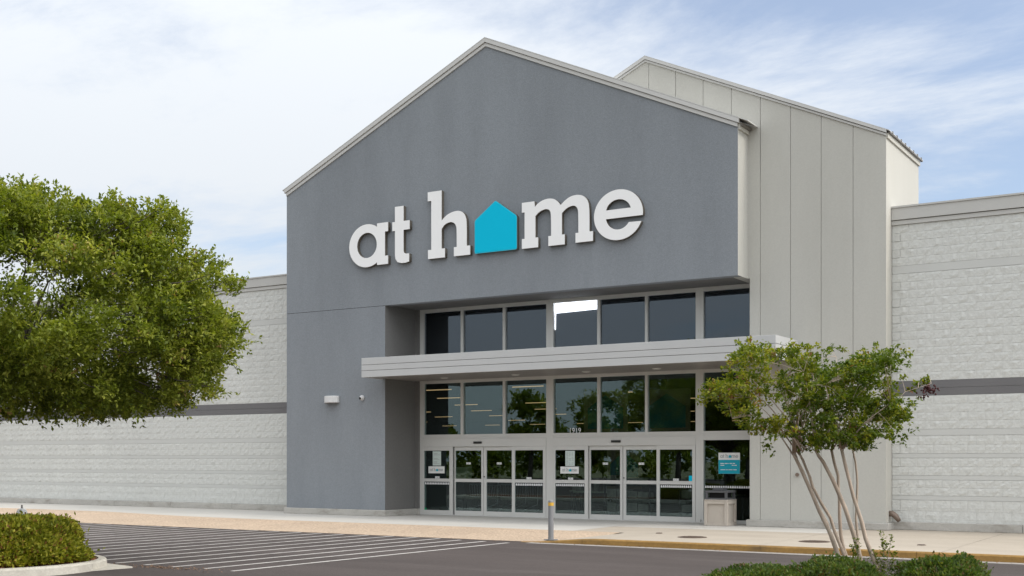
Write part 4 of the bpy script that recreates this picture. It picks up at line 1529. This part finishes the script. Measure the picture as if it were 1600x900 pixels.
def in_poly(x, y, poly):
    c = False
    n = len(poly)
    j = n - 1
    for i in range(n):
        xi, yi = poly[i]; xj, yj = poly[j]
        if (yi > y) != (yj > y) and x < (xj - xi) * (y - yi) / (yj - yi) + xi:
            c = not c
        j = i
    return c


def poly_dist(x, y, poly):
    best = 9
    n = len(poly)
    for i in range(n):
        x0, y0 = poly[i]; x1, y1 = poly[(i + 1) % n]
        dx, dy = x1 - x0, y1 - y0
        t_ = max(0, min(1, ((x - x0) * dx + (y - y0) * dy) / (dx * dx + dy * dy + 1e-9)))
        best = min(best, math.hypot(x - x0 - t_ * dx, y - y0 - t_ * dy))
    return best


oak = thing('oak_tree', 'broad live oak with dense spreading crown at the left edge', 'tree', OAK_C)
cent = []; rad = []; num = []; shift = []
tries = 0
while len(cent) < 860 and tries < 90000:
    tries += 1
    lx = random.uniform(-5.3, 4.9); lz = random.uniform(2.25, 7.0)
    if not in_poly(lx, lz, OAK): continue
    e = poly_dist(lx, lz, OAK)
    # ragged bays between the leaf masses
    if noise.noise((lx * .85, lz * 1.1, 4.2)) < -.46 and e > .7: continue
    if e < 0.14: continue
    dep = 3.6 * math.sqrt(min(1, e / 2.0))
    ly = random.uniform(-dep, dep)
    # keep most clumps in an outer shell
    if abs(ly) < dep - 1.3 and e > 1.2 and random.random() < 0.8: continue
    if lx < -2.2 and random.random() < .6: continue
    if lx > -2.2 and lz > 3.6 and random.random() < .2: continue
    r = min(random.uniform(.26, .46), e * .85 + 0.06)
    cent.append((OAK_C + RV * lx + FV * ly + Vector((0, 0, lz)))[:])
    rad.append(r)
    num.append(int(300 * (r / .36) ** 1.7))
    shift.append(random.gauss(0.02, .15))
k_ = 0
while k_ < 260:   # small sprays that break the outline
    i_ = random.randrange(len(OAK)); a_ = Vector(OAK[i_]); b_ = Vector(OAK[(i_ + 1) % len(OAK)])
    q_ = a_.lerp(b_, random.random())
    if q_.x < -2.5: continue
    c_ = Vector((1.0, 4.2)); q_ = q_ + (c_ - q_).normalized() * random.uniform(.06, .30)
    cent.append((OAK_C + RV * q_.x + FV * random.uniform(-1.0, 1.0) + Vector((0, 0, q_.y)))[:])
    rad.append(random.uniform(.12, .24)); num.append(random.randint(35, 80)); shift.append(random.gauss(.08, .12)); k_ += 1
P, D, T = clump_leaves(cent, rad, num, np.array([OAK_C.x, OAK_C.y, 3.6]), .06, shift)
leaf_obj('crown', P, D, T, .082, .044, M['leaf_oak'], oak)
tr = MB()
trunk_pts = [OAK_C + Vector((0, 0, -.05)), OAK_C + Vector((.05, 0, .7)), OAK_C + Vector((.0, .05, 1.5)), OAK_C + Vector((-.05, .05, 2.1))]
tr.tube(trunk_pts, [.34, .25, .23, .22], 12)
tr.build('trunk', M['bark_oak'], oak, smooth=True)
lb = MB(); tw = MB()
ends = []
for i in range(15):
    a = i * 2.399
    rr = random.uniform(1.8, 3.6)
    tip = OAK_C + Vector((math.cos(a) * rr, math.sin(a) * rr, random.uniform(3.7, 5.6)))
    tip = min((Vector(q) for q in cent), key=lambda q: (q - tip).length)
    tip = tip.lerp(OAK_C + Vector((0, 0, 4.0)), .22)
    s_ = trunk_pts[-1]
    mid1 = s_.lerp(tip, .35) + Vector((random.uniform(-.2, .2), random.uniform(-.2, .2), -.15))
    mid2 = s_.lerp(tip, .7) + Vector((random.uniform(-.2, .2), random.uniform(-.2, .2), .1))
    lb.tube([s_, mid1, mid2, tip], [.12, .075, .04, .015], 7)
    ends += [mid1, mid2, tip, s_.lerp(mid1, .5), mid1.lerp(mid2, .5), mid2.lerp(tip, .5)]
lb.build('limbs', M['bark_oak'], oak, smooth=True)
for c in cent[::2]:
    c = Vector(c)
    b = min(ends, key=lambda q: (q - c).length)
    if (b - c).length > 1.1: b = c.lerp(OAK_C + Vector((0, 0, 4.0)), .16)
    tw.tube([b, b.lerp(c, .55) + Vector((random.uniform(-.05, .05), random.uniform(-.05, .05), -.05)), c], [.012, .008, .004], 4)
tag(tw.build('twigs', M['bark_oak'], oak), kind='stuff')


# ------------------------------------------------------------------ dense rounded shrubs
def shrub(name, label, c, rx, ry, h, n, ll, lw, mat, group=None, rough=.13, skirt=.0):
    t = thing(name, label, 'shrub', c, group)
    C0 = np.array(c)
    # leaf sprays over and just under an uneven dome
    u = rng.normal(size=(n, 3)); u[:, 2] = np.abs(u[:, 2]) * 1.0
    u = norm(u)
    # boxier dome
    e = 2.5
    s = (np.abs(u[:, 0]) ** e + np.abs(u[:, 1]) ** e + np.abs(u[:, 2]) ** e) ** (-1 / e)
    f = np.array([noise.noise((float(a) * 2.3 + c[0], float(b) * 2.3 + c[1], float(d) * 2.3)) for a, b, d in u]) * rough * 1.3
    dep = 1 + f - np.abs(rng.normal(0, .085, n)) - (rng.random(n) < .35) * rng.random(n) * .28
    stray = rng.random(n) < .02
    dep = dep + stray * rng.uniform(.02, .16, n)
    Pp = u * s[:, None] * dep[:, None] * np.array([rx, ry, h]) + C0
    Pp[:, 2] = np.maximum(Pp[:, 2], c[2] + 0.03 + rng.random(n) * .05)
    D_ = u * .9 + rng.normal(size=(n, 3)) * .6 + np.array([0, 0, .45])
    cl = np.array([noise.noise((float(a) * 5.3 / rx * rx, float(b) * 5.3, float(d) * 5.3)) for a, b, d in Pp])
    T_ = np.clip(.58 + cl * .30 + rng.normal(0, .2, n), 0, 1)
    odd = rng.random(n) < .04
    T_ = np.where(odd, .985, T_)
    leaf_obj('foliage', Pp, D_, T_, ll, lw, mat, t)
    st = MB()
    for i in range(26):
        a = random.uniform(0, 6.28); q = math.sqrt(random.random())
        p0 = Vector(c) + Vector((math.cos(a) * q * rx * .35, math.sin(a) * q * ry * .35, -.02))
        p1 = Vector(c) + Vector((math.cos(a) * q * rx * .85, math.sin(a) * q * ry * .85, h * random.uniform(.6, .88)))
        st.tube([p0, p0.lerp(p1, .5) + Vector((0, 0, .05)), p1], [.012, .009, .004], 4)
    st.build('stems', M['twig'], t)
    return t


shrub('round_shrub', 'dense yellow-green rounded shrub in the lower left island', (-18.28, 12.72, 0.0), 1.52, 1.45, .80, 34000, .074, .046, M['leaf_bush'])
shrub('round_shrub', 'yellow-green shrub cut off by the left photo edge', (-21.1, 12.6, 0.0), 1.5, 1.3, .74, 12000, .074, .046, M['leaf_bush'])
shrub('low_hedge', 'low dark green shrub spreading left of the multi-stem trunks', (-5.30, 14.62, -.02), .85, .75, .36, 11000, .053, .033, M['leaf_hedge'], rough=.24)
shrub('low_hedge', 'dark green shrub around the base of the multi-stem trunks', (-4.45, 15.05, -.02), .72, .72, .46, 10000, .053, .033, M['leaf_hedge'], rough=.24)
shrub('low_hedge', 'dark green shrub at the bottom right of the multi-stem tree', (-3.36, 15.80, -.02), .62, .62, .50, 10000, .053, .033, M['leaf_hedge'], rough=.24)
shrub('low_hedge', 'low trailing end of the green planting at the far left of the bed', (-6.0, 14.3, -.02), .42, .5, .20, 3500, .054, .034, M['leaf_hedge'])

# ------------------------------------------------------------------ crape myrtle
MD = 15.9
MC = Vector((0, 0, 0)) + FV * MD + RV * ((1330 - 800) / 1868.86 * MD)
myr = thing('multi_stem_tree', 'small multi-stem crape myrtle with smooth pale trunks in front of the entrance', 'tree', (MC.x, MC.y, -.03))
S = MD / 1868.86


def mp(u, v, d=0.0):
    """metres across and above the walk in the tree's own plane, d metres behind it"""
    return MC + RV * ((u - 1330) * S) + FV * d + Vector((0, 0, 1.75 - (v - 717.96) * S))


trunks = [
    ([(1322, 920), (1311, 869), (1293, 824), (1271, 776), (1254, 738), (1238, 708)], .026, .0),
    ([(1330, 925), (1313, 866), (1296, 818), (1272, 770), (1258, 735), (1247, 708)], .022, .12),
    ([(1345, 920), (1322, 856), (1307, 811), (1280, 762), (1268, 730), (1258, 708)], .021, .25),
    ([(1345, 925), (1340, 869), (1316, 794), (1298, 749), (1283, 722), (1271, 704)], .027, -.1),
    ([(1385, 935), (1364, 891), (1342, 838), (1329, 793), (1316, 753), (1304, 702)], .027, -.25),
    ([(1350, 925), (1329, 864), (1325, 838), (1323, 784), (1322, 744), (1312, 702)], .024, .3),
    ([(1360, 925), (1347, 851), (1343, 811), (1345, 770), (1345, 740), (1339, 702)], .017, .15),
]
crown_px = [(1118, 606, 20, 9), (1150, 598, 36, 20), (1135, 615, 26, 12), (1185, 572, 40, 26), (1160, 555, 26, 14), (1172, 541, 16, 8), (1212, 552, 26, 16), (1235, 566, 38, 24), (1282, 583, 42, 28), (1262, 560, 20, 12),
            (1322, 576, 42, 28), (1305, 556, 20, 10), (1356, 572, 32, 26), (1383, 562, 16, 16), (1388, 553, 10, 8), (1178, 632, 36, 20), (1165, 652, 34, 12), (1200, 655, 30, 14), (1236, 618, 46, 30),
            (1290, 636, 46, 32), (1340, 628, 44, 34), (1382, 646, 28, 26), (1376, 606, 28, 24), (1220, 676, 30, 15), (1208, 690, 20, 8), (1258, 672, 38, 18), (1310, 672, 44, 22),
            (1352, 676, 34, 16), (1402, 656, 12, 12), (1400, 612, 10, 8), (1270, 690, 24, 8), (1345, 555, 16, 8), (1322, 690, 30, 9), (1392, 672, 12, 12)]
cent = []; rad = []; num = []; shift = []
for (u, v, ru, rv) in crown_px:
    area = ru * rv
    n = max(4, int(area / 21))
    left = max(0, (1290 - u) / 190)
    for _ in range(n):
        a = random.uniform(0, 6.28); q = math.sqrt(random.random())
        uu, vv_ = u + math.cos(a) * q * ru * .86, v + 4 + math.sin(a) * q * rv * .9
        if noise.noise((uu * .028, vv_ * .045, 1.3)) < (-.22 if u > 1230 else -.10): continue
        dd = random.uniform(-1, 1) * (.35 + .65 * min(1, (ru / 42)))
        cent.append(mp(uu, vv_, dd)[:])
        rad.append(random.uniform(.06, .14))
        num.append(random.randint(34, 56) if left < .25 else random.randint(27, 46))
        shift.append(random.gauss(0.0, .13) + .26 * left)
for (u, v) in [(1430, 601), (1440, 596), (1448, 597), (1456, 590), (1424, 610), (1412, 590), (1372, 540), (1160, 536), (1176, 533), (1298, 545), (1110, 600), (1320, 546), (1352, 548), (1190, 545)]:
    cent.append(mp(u, v, .1)[:]); rad.append(.055); num.append(14); shift.append(.12)
P, D, T = clump_leaves(cent, rad, num, np.array(mp(1290, 680)[:]), .045, shift, up_bias=.1, flat=.1)
leaf_obj('crown', P, D, T, .053, .033, M['leaf_myrtle'], myr)
tips = []
for pts, r, d in trunks:
    pl = [mp(u, v, d * (1 + .5 * i / len(pts))) + Vector((random.uniform(-.008, .008), 0, 0)) for i, (u, v) in enumerate(pts)]
    # slight knees between the measured points
    fine_ = []
    for a, b in zip(pl, pl[1:]):
        fine_ += [a, a.lerp(b, .5) + RV * random.uniform(-.010, .010)]
    fine_.append(pl[-1])
    rr = [r * 1.07 * (1.12 - .42 * i / (len(fine_) - 1)) * random.uniform(.94, 1.06) for i in range(len(fine_))]
    MB().tube(fine_, rr, 8).build('trunk', M['bark_myrtle'], myr, smooth=True)
    tips.append((pl[-1], r * .68, pts[-1]))
br = MB()
sel = [Vector(c) for c in cent]
nodes = []
for tip, r, (u, v) in tips:
    for k_ in range(4):
        want = tip + RV * ((u - 1290) * S * .9 + random.uniform(-.55, .55)) + FV * random.uniform(-.5, .5) + Vector((0, 0, random.uniform(.35, 1.1)))
        tgt = min(sel, key=lambda q: (q - want).length)
        mid = tip.lerp(tgt, .5) + Vector((0, 0, .06))
        br.tube([tip - Vector((0, 0, .02)), mid, tgt], [r * .75, r * .5, r * .22], 6)
        nodes += [tip, tip.lerp(mid, .5), mid, mid.lerp(tgt, .5), tgt]
# the bare sweeping boughs at the left of the crown
for pl, r in (([(1245, 706), (1225, 672), (1205, 640), (1178, 618)], .014), ([(1248, 700), (1222, 655), (1196, 620), (1172, 592)], .012), ([(1252, 690), (1228, 640), (1212, 606), (1178, 566)], .012), ([(1250, 700), (1215, 660), (1180, 648), (1140, 655)], .009), ([(1255, 680), (1235, 620), (1205, 590), (1160, 606)], .009),
              ([(1240, 690), (1240, 665), (1260, 630), (1262, 590)], .011), ([(1340, 700), (1360, 650), (1380, 610), (1384, 565)], .010), ([(1345, 695), (1385, 640), (1415, 612), (1452, 600)], .006), ([(1310, 700), (1318, 640), (1330, 600), (1335, 565)], .011), ([(1275, 704), (1285, 650), (1300, 600), (1298, 560)], .011)):
    q = [mp(u, v, random.uniform(-.35, .1)) for u, v in pl]
    br.tube(q, [r, r * .85, r * .6, r * .3], 6)
    nodes += q + [a.lerp(b, .5) for a, b in zip(q, q[1:])]
br.build('branches', M['bark_myrtle'], myr, smooth=True)
tw = MB()
for c in sel[::2]:
    b = min(nodes, key=lambda q: (q - c).length)
    if (b - c).length < 1.1:
        tw.tube([b, b.lerp(c, .5) + Vector((0, 0, .02)), c], [.005, .0035, .002], 4)
tag(tw.build('twigs', M['bark_myrtle'], myr), kind='stuff')
for (u, v, nn) in ((1452, 606, 40), (1463, 608, 20), (1446, 616, 20), (1389, 566, 24)):
    sd = MB()
    for _ in range(nn):
        p_ = mp(u + random.gauss(0, 4), v + random.gauss(0, 4), .1 + random.gauss(0, .03))
        r_ = random.uniform(.009, .016)
        sd.lathe(p_, [(r_ * .4, -r_), (r_, -r_ * .3), (r_, r_ * .3), (r_ * .4, r_)], 5)
    tag(sd.build('seed_head', M['seed'], myr), kind='stuff')
# sucker shoots at the foot
P = []; D = []; T = []
sk = MB()
for (u0, v0, u1, v1) in ((1372, 900, 1366, 828), (1368, 900, 1383, 832), (1366, 890, 1352, 856), (1330, 890, 1327, 840), (1328, 885, 1322, 850), (1362, 900, 1372, 845), (1376, 895, 1388, 858)):
    a = mp(u0, v0, -.3); b = mp(u1, v1, -.3)
    sk.tube([a, a.lerp(b, .5) + RV * .01, b], [.006, .004, .002], 4)
    for i in range(70):
        t_ = random.uniform(.05, 1)
        p_ = a.lerp(b, t_) + RV * random.gauss(0, .02)
        P.append(p_[:]); D.append((RV * random.gauss(0, 1) + FV * random.gauss(0, 1) + Vector((0, 0, .5)))[:]); T.append(random.uniform(.2, .75))
sh = sk.build('sucker_shoots', M['twig'], myr)
leaf_obj('shoot_leaves', np.array(P), np.array(D), np.array(T), .048, .026, M['leaf_myrtle'], sh)

# ------------------------------------------------------------------ trees across the lot, seen reflected in the entrance glass
def far_tree(x, y, h, w, label, n=5200):
    t = thing('parking_lot_tree', label, 'tree', (x, y, -.13), 'trees across the parking lot')
    MB().tube([(x, y, -.2), (x + .1, y, h * .25), (x, y, h * .55)], [.22, .16, .08], 8).build('trunk', M['bark_oak'], t, smooth=True)
    cs = []; rs = []; ns = []; sh_ = []
    for i in range(60):
        v = Vector((random.gauss(0, 1), random.gauss(0, 1), random.gauss(0, 1))).normalized() * random.uniform(.45, 1)
        cs.append((x + v.x * w, y + v.y * w, h * .62 + v.z * h * .36)); rs.append(random.uniform(.5, .95) * w / 3); ns.append(n // 60); sh_.append(random.gauss(0, .1))
    P, D, T = clump_leaves(cs, rs, ns, np.array([x, y, h * .5]), .2, sh_)
    leaf_obj('crown', P, D, T, .30, .17, M['leaf_oak'], t)


for (x, y, h, w, lab) in ((-45.4, -14, 6.9, 1.9, 'rounded tree across the lot reflected in the third transom pane'),
                          (-38.6, -14, 7.2, 2.7, 'broad tree across the lot reflected right of the street number'),
                          (-33.6, -14, 7.4, 2.1, 'tall tree across the lot reflected behind the last wide transom pane'),
                          (-42.2, -17, 5.2, 1.7, 'low tree across the lot reflected above the street number'),
                          (-56.5, -16, 5.0, 1.6, 'small tree across the lot reflected in the left transom panes'),
                          (-29.0, -15, 6.6, 2.4, 'tree across the lot reflected in the fixed pane by the trash can')):
    far_tree(x, y, h, w, lab)


# a low belt of scrub and woodland beyond the lot closes the view there
cs = []; rs = []; ns = []; sh_ = []
for i in range(420):
    x = random.uniform(-120, 20)
    cs.append((x, -38 + random.gauss(0, 1.6), random.uniform(.3, 3.4) + .9 * noise.noise((x * .12, 0, 0)))); rs.append(random.uniform(.9, 1.5)); ns.append(60); sh_.append(random.gauss(-.12, .1))
P, D, T = clump_leaves(cs, rs, ns, np.array([-50, -60, 0.]), .4, sh_)
wood = bpy.data.objects.new('scrub', None)
bpy.data.objects.remove(wood)
w_ = leaf_obj('scrub_belt', P, D, T, .62, .42, M['leaf_oak'], None)
tag(w_, label='dark scrub belt beyond the parking lot', kind='stuff')
